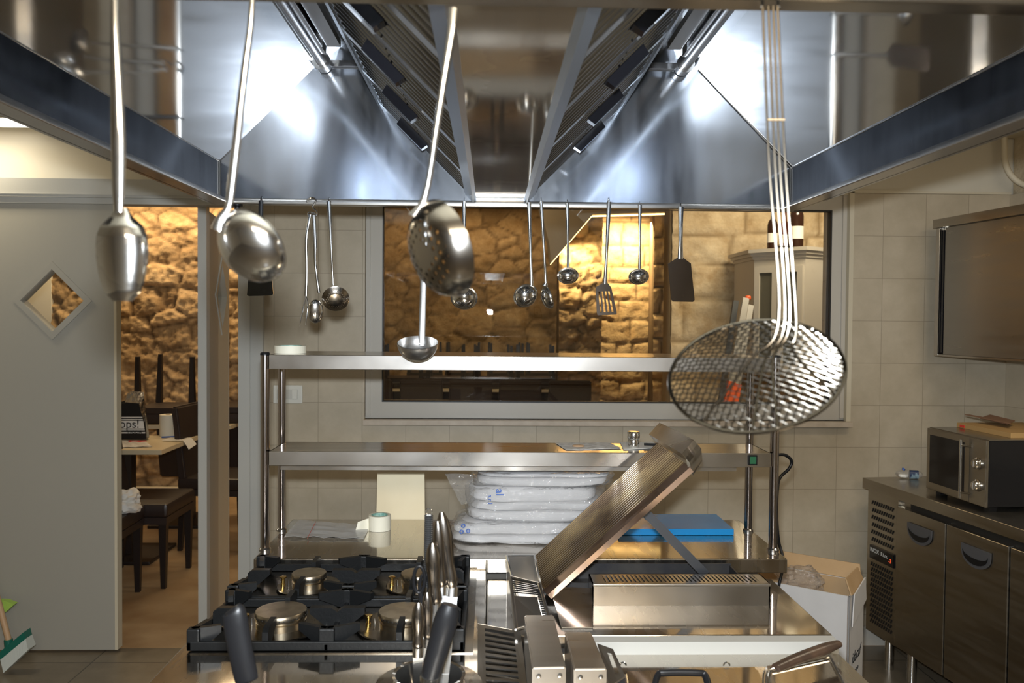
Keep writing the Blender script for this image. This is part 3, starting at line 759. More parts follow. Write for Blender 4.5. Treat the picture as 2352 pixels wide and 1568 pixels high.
# skimmer on rear rail
tp = P(755, 462, HK); nk = P(765, 655, HK); bc = P(771, 687, HK)
r = thing('small_skimmer', 'small round perforated skimmer on the rear rail beside the hooked spoon and fork', 'skimmer', tuple(tp), 'utensils on the rear hood rail')
b = MB(); handle(b, tp, nk, [.006, .005, .0035, .004], [.0018, .003, .003, .002], HK); b.tube(hook_top(tp.x, tp.y, tp.z), .003, .0014, seg=8, ref=(1, 0, 0)); part('handle', b, CHROME, r)
sd = MB(); sd.lathe([(0, -.006), (.018, -.0055), (.028, -.002), (.034, .0035), (.036, .0045), (.0365, .0035), (.034, .0025), (.028, -.003), (.018, -.0065), (0, -.007)], bc, (-.2, .9, .45), 36, sy=1.0)
part('perforated_dish', sd, holes('punched_steel_small', (.42, .38, .33), .18, .0062, .0013, .027), r)
# s-hook with spoon and fork
p = P(718, 470, HK)
b = MB(); s1 = [P(704, 466, HK), P(708, 457, HK), P(718, 454, HK), P(725, 460, HK), P(722, 468, HK), P(718, 476, HK), P(726, 484, HK), P(728, 492, HK), P(722, 497, HK), P(714, 492, HK)]
b.tube(cr(s1, 4), .0022, seg=8); single('s_hook', b, CHROME, 'steel S-shaped hook on the rear rail carrying the spoon and the fork', 'hook', loc=p)
tp = P(712, 492, HK+.008); nk = P(702, 680, HK+.01)
r = thing('carving_fork', 'carving fork with curved prongs hanging from the S-shaped hook', 'fork', tuple(tp))
b = MB(); b.tube(cr([tp, P(703, 550, HK+.008), P(704, 620, HK+.01), nk], 4), .004, .003, seg=8); b.tube(arc(tp, .006, 0, 360, 12), .0015, seg=6, cap=False); part('handle', b, CHROME, r)
b = MB()
for px, e in ((697, (688, 748)), (707, (702, 745))): b.tube(cr([nk, P(px, 705, HK+.01), P(*e, HK-.002)], 4), linr([.003, .0026, .0008], 9), .0014, seg=6)
part('prongs', b, CHROME, r)
tp = P(720, 494, HK-.004); nk = P(732, 672, HK-.004)
r = thing('serving_spoon', 'long serving spoon with a slotted handle hanging from the S-shaped hook', 'spoon', tuple(tp))
b = MB(); b.tube(cr([tp, P(723, 560, HK-.004), P(724, 610, HK-.004), nk], 4), linr([.0055, .006, .005, .0035, .005], 13), .002, seg=8); b.tube(arc(tp, .006, 0, 360, 12), .0015, seg=6, cap=False); part('handle', b, CHROME, r)
b = MB(); b.lathe(bowl_prof(.021, .011), P(725, 715, HK-.004), (-.25, .93, .2), 30, sx=1, sy=1.55, xref=(1, .2, 0)); part('bowl', b, CHROME, r)

# near utensils on the front rim
NK = HY0-.034
def P8(x, y, d=0): return P(x, y, NK+d)
tp = P8(262, -12)
r = thing('basting_spoon', 'blurred large basting spoon hanging nearest the left of the front rim', 'spoon', tuple(tp), 'utensils on the front hood rim')
b = MB(); b.tube(cr([tp, P8(264, 60), P8(269, 200), P8(272, 330), P8(272, 440), P8(272, 486)], 5), linr([.0035, .0042, .0062, .0072, .0058, .0040], 26), linr([.002, .003, .004, .004, .003, .002], 26), seg=14)
b.tube(hook_top(tp.x, tp.y, tp.z), .003, .0014, seg=8, ref=(1, 0, 0)); part('handle', b, CHROME, r)
b = MB()
def spoonb(u, v):
    yy = lerp(478, 690, v); wd = [12, 24, 47, 56, 58, 58, 56, 53, 48, 40, 20][int(v*10)] if v >= 1 else lerp(*[[12, 24, 47, 56, 58, 58, 56, 53, 48, 40, 20][k] for k in (int(v*10), min(10, int(v*10)+1))], v*10-int(v*10))
    s = 2*u-1; dep = .012*(wd/57)*(1-abs(s)**2.2)
    return P(279+s*wd+3*v, yy, NK-dep+.004)
b.sheet(spoonb, 20, 40, .0012); part('bowl', b, CHROME, r)
tp = P8(580, -12)
r = thing('soup_ladle', 'blurred polished ladle seen from below, second from left on the front rim', 'ladle', tuple(tp), 'utensils on the front hood rim')
b = MB(); b.tube(cr([tp, P8(575, 60), P8(562, 160), P8(546, 300), P8(532, 420), P8(524, 474), P8(506, 500), P8(497, 528)], 5), linr([.0026, .0030, .0036, .0042, .0040, .0034, .004, .006], 36), linr([.0018, .0022, .0024, .0024, .0022, .002, .002], 36), seg=12)
b.tube(hook_top(tp.x, tp.y, tp.z), .003, .0014, seg=8, ref=(1, 0, 0)); part('handle', b, CHROME, r)
b = MB(); bc = P8(562, 572)
b.lathe(bowl_prof(.0365, .024, lip=.0012), bc+Vector((.004, .012, .004)), (.42, .74, .48), 44); part('bowl', b, CHROME, r)
tp = P8(1042, 18)
r = thing('large_skimmer', 'blurred perforated skimmer with a long thin handle, hanging mid front rim', 'skimmer', tuple(tp), 'utensils on the front hood rim')
b = MB(); b.tube(cr([tp, P8(1036, 80), P8(1020, 180), P8(1002, 300), P8(987, 400), P8(977, 448), P8(968, 476), P8(958, 500)], 5), linr([.0045, .0042, .0036, .0032, .0028, .003, .005, .009], 36), linr([.0018, .0024, .0026, .0026, .0022, .002, .002], 36), seg=12)
part('handle', b, CHROME, r)
b = MB(); bc = P8(998, 578)
b.lathe([(0, -.0125), (.014, -.012), (.026, -.010), (.036, -.006), (.0425, .002), (.0462, .012), (.0472, .0125), (.0475, .0118), (.0435, .001), (.0368, -.007), (.0265, -.011), (.014, -.013), (0, -.0135)], bc, (.80, .52, .30), 48, xref=(.3, .2, 1))
part('perforated_dish', b, holes('punched_steel_large', (.40, .37, .33), .16, .0092, .0020, .036), r)
# spider strainer
tp = P8(1770, 14)
r = thing('spider_strainer', 'blurred wire spider strainer with a round mesh basket, right of the front rim', 'strainer', tuple(tp), 'utensils on the front hood rim')
C = P(1732, 855, NK+.02); Rr = 196*(NK+.02)/F
A1 = Vector((.93, 0, .36)).normalized(); B1 = Vector((-.20, .84, .50)); B1 = (B1-A1*B1.dot(A1)).normalized(); NN = A1.cross(B1)
if NN.y > 0: NN = -NN
def dish(x, y): return C+A1*x+B1*y+NN*(-.018*(1-(x*x+y*y)/Rr**2))*(-1)
b = MB(); b.tube([dish(Rr*math.cos(a*PI/24), Rr*math.sin(a*PI/24)) for a in range(49)], .0020, seg=8, ref=tuple(NN), cap=False); part('rim_ring', b, WIRE, r)
b = MB(); n_ = 27
for k in range(n_):
    c_ = -Rr+2*Rr*(k+.5)/n_; hl = math.sqrt(max(0, Rr*Rr-c_*c_))
    for sw in (0, 1):
        pts = []
        m_ = 30
        for i in range(m_+1):
            s_ = -hl+2*hl*i/m_; x_, y_ = (s_, c_) if sw else (c_, s_)
            u_, v_ = (x_+y_)*.7071, (y_-x_)*.7071
            wob = .0011*math.sin((s_/(2*Rr/n_))*PI*1.0+(0 if sw else PI)+k*PI)
            pts.append(dish(u_, v_)+NN*wob)
        b.tube(pts, .00075, seg=4, ref=tuple(NN), cap=False)
part('mesh_basket', b, WIRE, r)
b = MB()
tops = [(1752, 14), (1765, 14), (1776, 14), (1786, 14)]; bots = [(1789, 733), (1803, 731), (1814, 731), (1829, 734)]
ends = [(1560, 950), (1650, 985), (1700, 985), (1845, 935)]
for (a, c_, e_) in zip(tops, bots, ends):
    mid = P8((a[0]+c_[0])/2-4, (a[1]+c_[1])/2)
    ec = P(e_[0], e_[1], NK+.0) ; rel = ec-C
    x_, y_ = rel.dot(A1), rel.dot(B1); 
    pe = None
    # end on the rim in the direction of the seen end point
    d2 = Vector((e_[0]-1732, -(e_[1]-857))); ang = math.atan2(d2.y/ .56, d2.x*1.0); 
    sc_ = [(-.86, -.5), (-.45, -.89), (-.2, -.98), (.55, -.83)][ends.index(e_)]
    pe = dish(Rr*sc_[0], Rr*sc_[1])+NN*.003
    pm = dish(Rr*sc_[0]*.35+.02, Rr*sc_[1]*.2)+NN*.006
    b.tube(cr([P8(*a), mid, P8(*c_), pm, pe], 8), .0013, seg=8)
part('wire_handle', b, steel('tinned_handle_wire', (.085, .072, .055), .12, .3, .3), r)
for yy, x0_, x1_ in ((275, 1763, 1802), (566, 1785, 1822)): b = MB(); b.tube([P8(x0_, yy), P8(x1_, yy)], .0014, seg=6); part('cross_wire', b, WIRE, r)
b = MB(); b.tube([P8(1750, 16), P8(1752, 8, .02), P8(1786, 8, .02), P8(1788, 16)], .0016, seg=6); part('hanging_loop', b, WIRE, r)

# ================================================================= COOKING ISLAND
SZ = .85; HZ = .82; IXL = -.632; ISX = .775
isl = thing('hob_cabinet', 'stainless steel hob cabinet under the four gas burners', 'cooker', ((IXL-.02)/2, 1.6, 0))
b = MB(); b.box(IXL, -.005, .75, 2.245, HZ-.04, HZ, bev=.003); part('worktop', b, STEELTOP, isl)
b = MB(); b.box(IXL+.01, -.012, .78, 2.24, .10, HZ-.04); part('body', b, STEEL, isl)
b = MB(); b.box(IXL+.03, -.03, 1.68, 2.235, HZ, HZ+.0025); part('burner_well', b, DARKTRAY, isl)
for lx in (IXL+.05, -.06):
    for ly in (.85, 2.15):
        b = MB(); b.tube([(lx, ly, 0), (lx, ly, .10)], .02, seg=12, ref=(0, 1, 0)); part('foot', b, SATIN, isl)
burn = [(-.455, 1.825, .056), (-.452, 2.095, .0435), (-.185, 1.82, .056), (-.178, 2.095, .0435)]
for bx, by, br in burn:
    b = MB(); b.lathe([(0, .003), (br*1.75, .0035), (br*1.85, .0075), (br*1.80, .009), (br*1.1, .006), (0, .006)], (bx, by, HZ), seg=44); d_ = part('burner_dish', b, DARKTRAY, isl)
    b = MB(); b.lathe([(br*.96, .006), (br*.98, .020), (br*.90, .022), (br*.90, .026), (br, .027), (br*1.02, .031), (br*1.0, .038), (br*.97, .0405), (0, .0415)], (bx, by, HZ), seg=48)
    part('burner_cap', b, CAPM, d_)
    b = MB()
    for k in range(36):
        a = 2*PI*k/36; p = Vector((bx+br*1.012*math.cos(a), by+br*1.012*math.sin(a), HZ+.032)); b.lathe([(0, .0006), (.0016, .0004), (.0016, 0)], p, (math.cos(a), math.sin(a), 0), 6)
    part('flame_ports', b, BLACKINK, d_)
    gx = bx-br-.022
    b = MB(); b.lathe([(.006, .004), (.006, .012), (.0045, .013), (.0045, .024), (.009, .027), (.009, .030), (0, .031)], (gx, by, HZ), seg=12); part('pilot_jet', b, BRASS, d_)
    b = MB(); b.tube([(gx+.014, by, HZ+.004), (gx+.014, by, HZ+.022)], [.003, .0012], seg=8); part('spark_pin', b, SATIN, d_)
# grates
def grate(x0, x1, y0, y1, label):
    r = thing('pan_support', label, 'pan support', ((x0+x1)/2, (y0+y1)/2, HZ), 'cast iron pan supports')
    zt = HZ+.047; b = MB(); t = .010; z0_, z1_ = HZ+.003, HZ+.022
    b.box(x0, x1, y0, y0+t, z0_, z1_, bev=.002); b.box(x0, x1, y1-t, y1, z0_, z1_, bev=.002)
    b.box(x0, x0+t, y0, y1, z0_, z1_, bev=.002); b.box(x1-t, x1, y0, y1, z0_, z1_, bev=.002)
    xm = (x0+x1)/2; b.box(xm-t/2, xm+t/2, y0, y1, z0_, z1_-.004, bev=.002)
    part('frame', b, BLACKIRON, r)
    def finger(px_, py_, dx, dy, ln, wd=.006, hi=zt):
        """blade rising from the frame to the burner"""
        d = Vector((dx, dy, 0)).normalized(); n = Vector((-d.y, d.x, 0))*wd; p = Vector((px_, py_, 0)); b = MB()
        prof = [(0, z0_), (ln*.45, z0_+.006), (ln, hi-.012), (ln, hi), (ln*.2, hi), (0, hi-.008)]
        b.poly([p+d*a-n+Vector((0, 0, z)) for a, z in prof], n*2); part('finger', b, BLACKIRON, r)
    def wing(px_, py_, sx_, sy_):
        """block with two wings folded round a corner"""
        b = MB(); w1 = .052
        for d in (Vector((sx_*.93, sy_*.36, 0)), Vector((sx_*.25, sy_*.97, 0))):
            if sx_ == 0 or sy_ == 0: continue
            n = Vector((-d.y, d.x, 0)).normalized()*.006; p = Vector((px_, py_, 0))
            prof = [(-.004, z0_), (.02, z0_+.004), (w1, zt-.014), (w1, zt), (-.004, zt)]
            b.poly([p+d*a-n+Vector((0, 0, z)) for a, z in prof], n*2)
        b.box(px_-.013, px_+.013, py_-.011, py_+.011, z0_, zt, bev=.003)
        part('corner_block', b, BLACKIRON, r)
    yb = (y0+y1)/2
    for bx in (-.455, -.182):
        finger(bx, y0+t/2, 0, 1, .070); finger(bx, y1-t/2, 0, -1, .070)
    for px_, sx_ in ((x0+.012, 1), (x1-.012, -1)):
        wing(px_, y0+.012, sx_, 1); wing(px_, y1-.012, sx_, -1)
        finger(px_, yb, sx_, 0, .055, .009)
    for py_, sy_ in ((y0+.012, 1), (y1-.012, -1)):
        b = MB(); p = Vector((xm, py_, 0))
        for s_ in (-1, 1):
            d = Vector((s_*.9, sy_*.43, 0)).normalized(); n = Vector((-d.y, d.x, 0))*.006
            prof = [(0, z0_), (.02, z0_+.006), (.068, zt-.014), (.068, zt), (0, zt)]
            b.poly([p+d*a-n+Vector((0, 0, z)) for a, z in prof], n*2)
        b.box(xm-.016, xm+.016, py_-.010, py_+.012, z0_, zt, bev=.003); part('centre_block', b, BLACKIRON, r)
    for s_ in (-1, 1): finger(xm, yb, s_, 0, .060, .010)
    return r
grate(-.612, -.048, 1.688, 1.958, 'black cast iron pan support over the two front burners')
grate(-.617, -.050, 1.966, 2.236, 'black cast iron pan support over the two rear burners')

# grill side of the island
gz = .80
gb = thing('grill_cabinet', 'stainless steel grill and fryer cabinet on the right half of the island', 'grill', (.38, 1.6, 0))
b = MB(); b.box(-.003, ISX, 1.83, 2.235, gz-.03, gz, bev=.003); b.box(-.003, ISX, .75, 1.80, gz-.06, gz-.03); part('worktop', b, STEELTOP, gb)
b = MB(); b.box(.004, ISX-.01, .78, 2.23, .1, gz-.06); b.box(.004, ISX-.01, 1.83, 2.23, gz-.06, gz-.03); part('body', b, STEEL, gb)
b = MB(); b.box(.23, ISX, 1.795, 1.83, gz-.10, gz-.002); part('joint_strip', b, DOORB, gb, 'white strip between the two cabinet tops')
for lx in (.05, ISX-.05):
    for ly in (.85, 2.15):
        b = MB(); b.tube([(lx, ly, 0), (lx, ly, .10)], .02, seg=12, ref=(0, 1, 0)); part('foot', b, SATIN, gb)
# flue box with slotted top
q0, q1 = P(1360, 1421, 2.02), P(1768, 1424, 2.02)
fb = thing('flue_box', 'low steel box with a row of slots on top, standing across the grill top', 'flue', ((q0.x+q1.x)/2, 2.05, gz))
z0_ = q0.z; z1_ = Z(1560, 1340, 2.02)
x0_, x1_ = q0.x, q1.x
b = MB(); b.box(x0_, x1_, 2.02, 2.024, z0_, z1_); b.box(x0_, x0_+.003, 2.02, 2.10, gz, z1_); b.box(x1_-.003, x1_, 2.02, 2.10, gz, z1_)
b.box(x0_, x1_, 2.097, 2.10, gz, z1_); b.box(x0_, x1_, 2.014, 2.022, z1_-.006, z1_+.001, bev=.002); b.box(x0_, x1_, 2.016, 2.03, z0_-.004, z0_, bev=.001)
part('casing', b, STEEL, fb)
b = MB(); b.box(x0_, x1_, 2.022, 2.034, z1_-.003, z1_); b.box(x0_, x1_, 2.088, 2.10, z1_-.003, z1_)
ns = 36; xs0, xs1 = x0_+.032, x1_-.022
b.box(x0_, xs0, 2.034, 2.088, z1_-.003, z1_); b.box(xs1, x1_, 2.034, 2.088, z1_-.003, z1_)
for k in range(ns):
    xa = xs0+(xs1-xs0)*k/ns+.0045; xb = xs0+(xs1-xs0)*(k+1)/ns
    b.poly([(xa, 2.034, z1_-.003), (xb, 2.034, z1_-.003), (xb-.004, 2.088, z1_-.003), (xa-.004, 2.088, z1_-.003)], (0, 0, .003))
part('slotted_top', b, STEEL, fb)
b = MB(); b.box(x0_+.004, x1_-.004, 2.026, 2.094, gz+.002, gz+.02); part('inner_floor', b, BLACKIRON, fb)
# grill chamber (dark) and side slopes
gc = thing('grill_chamber', 'dark open grill chamber beneath the raised ribbed grate', 'grill chamber', (.38, 2.17, gz))
b = MB(); b.box(.085, .66, 2.11, 2.23, gz, gz+.004); b.box(.085, .66, 2.224, 2.23, gz, gz+.045); b.box(.085, .09, 2.11, 2.23, gz, gz+.04); b.box(.655, .66, 2.11, 2.23, gz, gz+.04)
b.box(.085, .66, 2.105, 2.11, gz, gz+.03)
part('liner', b, DARKBOX, gc)
b = MB(); q = [PZ(1262, 1346, gz+.035), PZ(1361, 1350, gz+.035), PZ(1361, 1440, gz+.004), PZ(1290, 1440, gz+.004)]
b.plate([q[3], q[2], q[1], q[0]], .003); part('sloping_apron', b, STEEL, gc)
b = MB(); b.tube([P(1402, 1236, 2.19), P(1408, 1240, 2.19)], .004, seg=8); b.tube([P(1684, 1322, 2.14), P(1690, 1322, 2.14)], .005, seg=8); b.box(.40, .70, 2.16, 2.165, gz+.02, gz+.035); part('rod_end', b, SATIN, gc)

# raised ribbed grate
A, B_, C_, D_ = P(1203, 1303, 2.235), P(1254, 1356, 2.02), P(1512, 1018, 2.26), P(1576, 1066, 1.97)
rg = thing('ribbed_grill_grate', 'browned ribbed grill grate propped up at a steep slant', 'grill grate', tuple(B_))
nrm = (C_-A).cross(B_-A).normalized()
if nrm.y > 0: nrm = -nrm
def gp(u, v, h=0): return A.lerp(B_, v).lerp(C_.lerp(D_, v), u)+nrm*h
b = MB(); nr = 19
for k in range(nr):
    v0, v1 = k/nr, (k+.62)/nr
    b.hexa([gp(0, v0, -.004), gp(1, v0, -.004), gp(1, v1, -.004), gp(0, v1, -.004)], [gp(0, v0+.01, .004), gp(1, v0+.01, .004), gp(1, v1-.008, .004), gp(0, v1-.008, .004)])
part('ribs', b, GROOVE, rg)
b = MB(); b.hexa([gp(0, 0, -.009), gp(1, 0, -.009), gp(1, 1, -.009), gp(0, 1, -.009)], [gp(0, 0, -.004), gp(1, 0, -.004), gp(1, 1, -.004), gp(0, 1, -.004)]); part('pan', b, GROOVE, rg)
b = MB()
b.hexa([gp(-.01, 1.0, -.016), gp(1, 1.0, -.016), gp(1, 1.10, -.016), gp(-.01, 1.10, -.016)], [gp(-.01, 1.0, .006), gp(1, 1.0, .006), gp(1, 1.10, -.002), gp(-.01, 1.10, -.002)])
part('side_flange', b, COPPERY, rg)
b = MB()   # folded gutter cap at the upper end
c1, c2, c3, c4 = P(1500, 1008, 2.25), P(1524, 981, 2.28), P(1604, 1022, 2.02), P(1577, 1054, 1.94)
up = nrm*.018
b.hexa([c1-nrm*.01, c2-nrm*.01, c3-nrm*.01, c4-nrm*.01], [c1+up, c2+up, c3+up, c4+up])
e1, e2 = P(1584, 1084, 1.95), P(1606, 1050, 2.01)
b.hexa([c4-nrm*.012, c4+up*.2, e1+up*.2, e1-nrm*.012], [c3-nrm*.012, c3+up*.2, e2+up*.2, e2-nrm*.012])
part('gutter_cap', b, STEEL, rg)
b = MB(); s0, s1 = P(1478, 1172, 2.10), P(1622, 1320, 2.12)
dd = (s1-s0).normalized(); nn = Vector((dd.z, 0, -dd.x)).normalized()*.0115
b.poly([s0-nn, s0+nn, s1+nn, s1-nn], (0, .005, 0)); part('prop_bar', b, mat('dark_bar_steel', (.16, .17, .19), .4, .9), rg)

# narrow steel container with mesh rack (between hob and grill)
zt = .90
def ring(b, c4, th=.004, dz=.008):
    for i in range(4):
        b.tube([c4[i], c4[(i+1) % 4]], th, dz/2, seg=6, ref=(0, 0, 1))
c4 = [PZ(1164, 1276, zt), PZ(1228, 1276, zt), PZ(1262, 1440, zt-.03), PZ(1206, 1440, zt-.03)]
cr_ = thing('drip_container', 'narrow long steel container between the burners and the raised grate', 'container', ((c4[0].x+c4[2].x)/2, 1.85, gz))
b = MB()
for i in range(4):
    p, q_ = c4[i], c4[(i+1) % 4]; pb, qb = Vector((p.x, p.y, gz)), Vector((q_.x, q_.y, gz))
    ins = (Vector(((c4[0].x+c4[1].x+c4[2].x+c4[3].x)/4, 1.85, 0))-Vector(((p.x+q_.x)/2, (p.y+q_.y)/2, 0))).normalized()*.003
    b.hexa([pb, qb, qb+ins, pb+ins], [p, q_, q_+ins, p+ins])
part('wall', b, STEEL, cr_)
b = MB(); ring(b, c4, .0035, .006); part('rim', b, CHROME, cr_)
b = MB(); b.poly([Vector((p.x, p.y, gz+.004)) for p in c4], (0, 0, .003)); part('bottom', b, STEEL, cr_)
rk = thing('slotted_rack', 'small slotted steel rack lying inside the narrow container', 'rack', tuple(PZ(1215, 1380, zt-.005)))
s4 = [PZ(1172, 1324, zt+.015), PZ(1238, 1340, zt+.012), PZ(1262, 1424, zt-.018), PZ(1186, 1446, zt-.02)]
b = MB(); ring(b, s4, .004, .006)
def sp(u, v): return s4[0].lerp(s4[1], u).lerp(s4[3].lerp(s4[2], u), v)
part('rim', b, SATIN, rk)
b = MB()
for k in range(1, 8): b.tube([sp(.04, k/22.), sp(.96, k/22.)], .0014, seg=5)
for k in range(12): b.tube([sp(.84, .2+k*.06), sp(.99, .22+k*.06)], .0022, seg=5)
b.hexa([sp(.02, .36)-Vector((0, 0, .006)), sp(.82, .36)-Vector((0, 0, .006)), sp(.82, .97)-Vector((0, 0, .006)), sp(.02, .97)-Vector((0, 0, .006))], [sp(.02, .36)-Vector((0, 0, .003)), sp(.82, .36)-Vector((0, 0, .003)), sp(.82, .97)-Vector((0, 0, .003)), sp(.02, .97)-Vector((0, 0, .003))])
part('slats', b, SATIN, rk)

# slotted drip tray in front
s4 = [PZ(1097, 1432, .87), PZ(1196, 1450, .87), PZ(1214, 1600, .84), PZ(1097, 1600, .84)]
dt = thing('slotted_tray', 'steel tray with cross slots lying in front of the narrow container', 'tray', tuple(PZ(1150, 1520, .84)))
b = MB(); D3 = Vector((0, 0, -.0025))
def band(u0, u1, v0, v1): 
    q = [sp(u0, v0), sp(u1, v0), sp(u1, v1), sp(u0, v1)]; b.hexa([p+D3 for p in q], q)
band(0, .17, 0, 1); band(.84, 1, 0, 1); band(.17, .84, 0, .05)
for k in range(12):
    v0 = .05+k*.082; 
    q = [sp(.17, v0+.045), sp(.84, v0+.058), sp(.84, v0+.082+.01), sp(.17, v0+.082)]; b.hexa([p+D3 for p in q], q)
part('slotted_plate', b, STEEL, dt)
b = MB()
for i in range(4):
    p, q_ = s4[i], s4[(i+1) % 4]; b.hexa([Vector((p.x, p.y, gz-.028)), Vector((q_.x, q_.y, gz-.028)), Vector((q_.x, q_.y+.003, gz-.028)), Vector((p.x, p.y+.003, gz-.028))], [p, q_, q_+Vector((0, .003, 0)), p+Vector((0, .003, 0))])
part('side_wall', b, STEEL, dt)

# fryer heads
def head(name, label, bl, br, fr, fl_, z, zb=gz-.03):
    q = [PZ(*bl, z), PZ(*br, z), PZ(*fr, z), PZ(*fl_, z)]
    r = thing(name, label, 'bracket box', (sum(p.x for p in q)/4, sum(p.y for p in q)/4, zb), 'steel bracket boxes at the island front')
    b = MB(); b.hexa([Vector((p.x, p.y, zb)) for p in q], q); bmesh.ops.bevel(b.bm, geom=b.bm.edges[:], offset=.0025, segments=2, affect='EDGES')
    part('casing', b, STEEL, r)
    f0, f1 = q[3], q[2]
    for t in (.2, .82):
        b = MB(); p = f0.lerp(f1, t)+Vector((0, -.0005, -.014)); b.lathe([(0, .003), (.003, .0022), (.0042, 0)], p, (0, -1, 0), 12); part('screw', b, CHROME, r)
    return r
head('steel_bracket_box', 'tall narrow steel bracket box with two screws, left of its pair', (1204, 1411), (1272, 1412), (1300, 1531), (1222, 1533), .93)
head('steel_bracket_box', 'shorter steel bracket box right of the taller one', (1297, 1450), (1358, 1450), (1394, 1535), (1318, 1536), .905)
q = [PZ(1372, 1477, .90), PZ(1408, 1490, .90), PZ(1436, 1552, .885), PZ(1400, 1575, .88)]
r = thing('hinge_bracket', 'bent steel bracket with a long oval opening beside the shorter bracket box', 'bracket', tuple(q[3]))
def hp(u, v): return q[0].lerp(q[1], u).lerp(q[3].lerp(q[2], u), v)
b = MB(); D4 = Vector((0, 0, -.003))
for (u0, u1, v0, v1) in ((0, .5, 0, 1), (.78, 1, 0, 1), (.5, .78, 0, .15), (.5, .78, .8, 1)):
    c = [hp(u0, v0), hp(u1, v0), hp(u1, v1), hp(u0, v1)]; b.hexa([p+D4 for p in c], c)
part('plate', b, STEEL, r)
b = MB(); c = [hp(0, 1), hp(1, 1)]; b.hexa([Vector((p.x, p.y, gz-.028)) for p in c]+[Vector((c[1].x, c[1].y+.02, gz-.028)), Vector((c[0].x, c[0].y+.02, gz-.028))], [c[0]-Vector((0, 0, .003)), c[1]-Vector((0, 0, .003)), c[1]+Vector((0, .02, -.003)), c[0]+Vector((0, .02, -.003))])
part('foot', b, DARKBOX, r)

# tank lids
def lid(name, label, q, z, zb):
    c = [PZ(*p, z) for p in q]; r = thing(name, label, 'fryer', (sum(p.x for p in c)/4, sum(p.y for p in c)/4, zb))
    b = MB(); b.hexa([Vector((p.x, p.y, zb)) for p in c], c); bmesh.ops.bevel(b.bm, geom=b.bm.edges[:], offset=.006, segments=3, affect='EDGES'); part('cover', b, STEELTOP, r); return r, c
r, c = lid('fryer_cover', 'flat steel fryer lid with a black bow handle at the bottom edge', [(1432, 1538), (1740, 1528), (1780, 1640), (1450, 1650)], .845, gz-.03)
b = MB(); hpnt = [PZ(1500, 1600, .846), PZ(1510, 1552, .868), PZ(1530, 1545, .872), PZ(1600, 1545, .872), PZ(1620, 1552, .868), PZ(1632, 1600, .846)]
b.tube(cr(hpnt, 5), .0065, .005, seg=10, ref=(0, 1, .3)); part('bow_handle', b, BLACKPL, r)
b = MB()
for px in (1430, 1668):
    p = PZ(px+1, 1528, .845); b.tube(arc(p, .006, 0, 180, 8), .0016, seg=6)
part('hinge_loop', b, CHROME, r)
r, c = lid('fryer_basin', 'shallow steel fryer basin with a rolled rim at the bottom right', [(1764, 1540), (1908, 1508), (1975, 1640), (1800, 1650)], .838, gz-.03)
b = MB(); ring(b, [p+Vector((0, 0, .004)) for p in c], .005, .01); part('rolled_rim', b, STEEL, r)
# wooden handled fry basket
r = thing('fry_basket', 'fry basket whose dark wooden handle slants over the fryer basin', 'fry basket', tuple(PZ(1757, 1568, .85)))
y_ = 1.47
b = MB(); h0, h1 = P(1782, 1534, y_+.02), P(1926, 1478, y_+.12)
b.tube(cr([h0, h0.lerp(h1, .3)+Vector((0, 0, .002)), h0.lerp(h1, .7)+Vector((0, 0, .001)), h1], 4), linr([.010, .0115, .0125, .0125, .009], 13), linr([.008, .009, .010, .010, .007], 13), seg=14, ref=(0, 0, 1)); part('handle', b, DKWOOD, r)
b = MB()
for dx in (0, 7, 14):
    b.tube(cr([P(1800+dx, 1529+dx*.5, y_+.03), P(1768+dx, 1538+dx*.3, y_+.01), P(1754+dx, 1546, y_), P(1754+dx, 1600, y_-.01), P(1757+dx, 1690, y_-.01)], 4), .0018, seg=6)
part('wire_stem', b, CHROME, r)
b = MB(); bx0, bx1 = P(1757, 1690, y_).x-.05, P(1757, 1690, y_).x+.06; zb_ = P(1757, 1690, y_).z
b.box(bx0, bx1, y_-.16, y_-.158, gz-.028, zb_); b.box(bx0, bx1, y_-.012, y_-.01, gz-.028, zb_); b.box(bx0, bx0+.002, y_-.16, y_-.01, gz-.028, zb_); b.box(bx1-.002, bx1, y_-.16, y_-.01, gz-.028, zb_)
part('basket', b, SATIN, r)

# black handled basket bottom left
yb_ = 1.08
r = thing('fry_basket', 'fry basket on the hob side, its upright black handle standing before the burners', 'fry basket', (P(565, 1568, yb_).x, yb_-.06, HZ))
b = MB(); b.tube(cr([P(531, 1398, yb_), P(538, 1410, yb_), P(546, 1460, yb_), P(558, 1520, yb_), P(566, 1558, yb_), P(568, 1566, yb_)], 5), linr([.010, .0155, .0165, .0165, .0160, .0160, .015, .008], 26), linr([.004, .009, .010, .010, .010, .009, .008, .005], 26), seg=16); part('handle', b, BLACKPL, r)
b = MB()
for dx in (-6, 6): b.tube([P(572+dx, 1560, yb_), P(584+dx, 1640, yb_), P(588+dx, 1720, yb_-.01)], .0022, seg=8)
part('wire_stem', b, CHROME, r)
pp = P(588, 1720, yb_); b = MB()
for (a0, a1, c0, c1) in ((-.07, .07, -.14, -.138), (-.07, .07, -.002, 0), (-.07, -.068, -.14, 0), (.068, .07, -.14, 0)): b.box(pp.x+a0, pp.x+a1, yb_+c0, yb_+c1, HZ, pp.z+.004)
part('basket', b, SATIN, r)

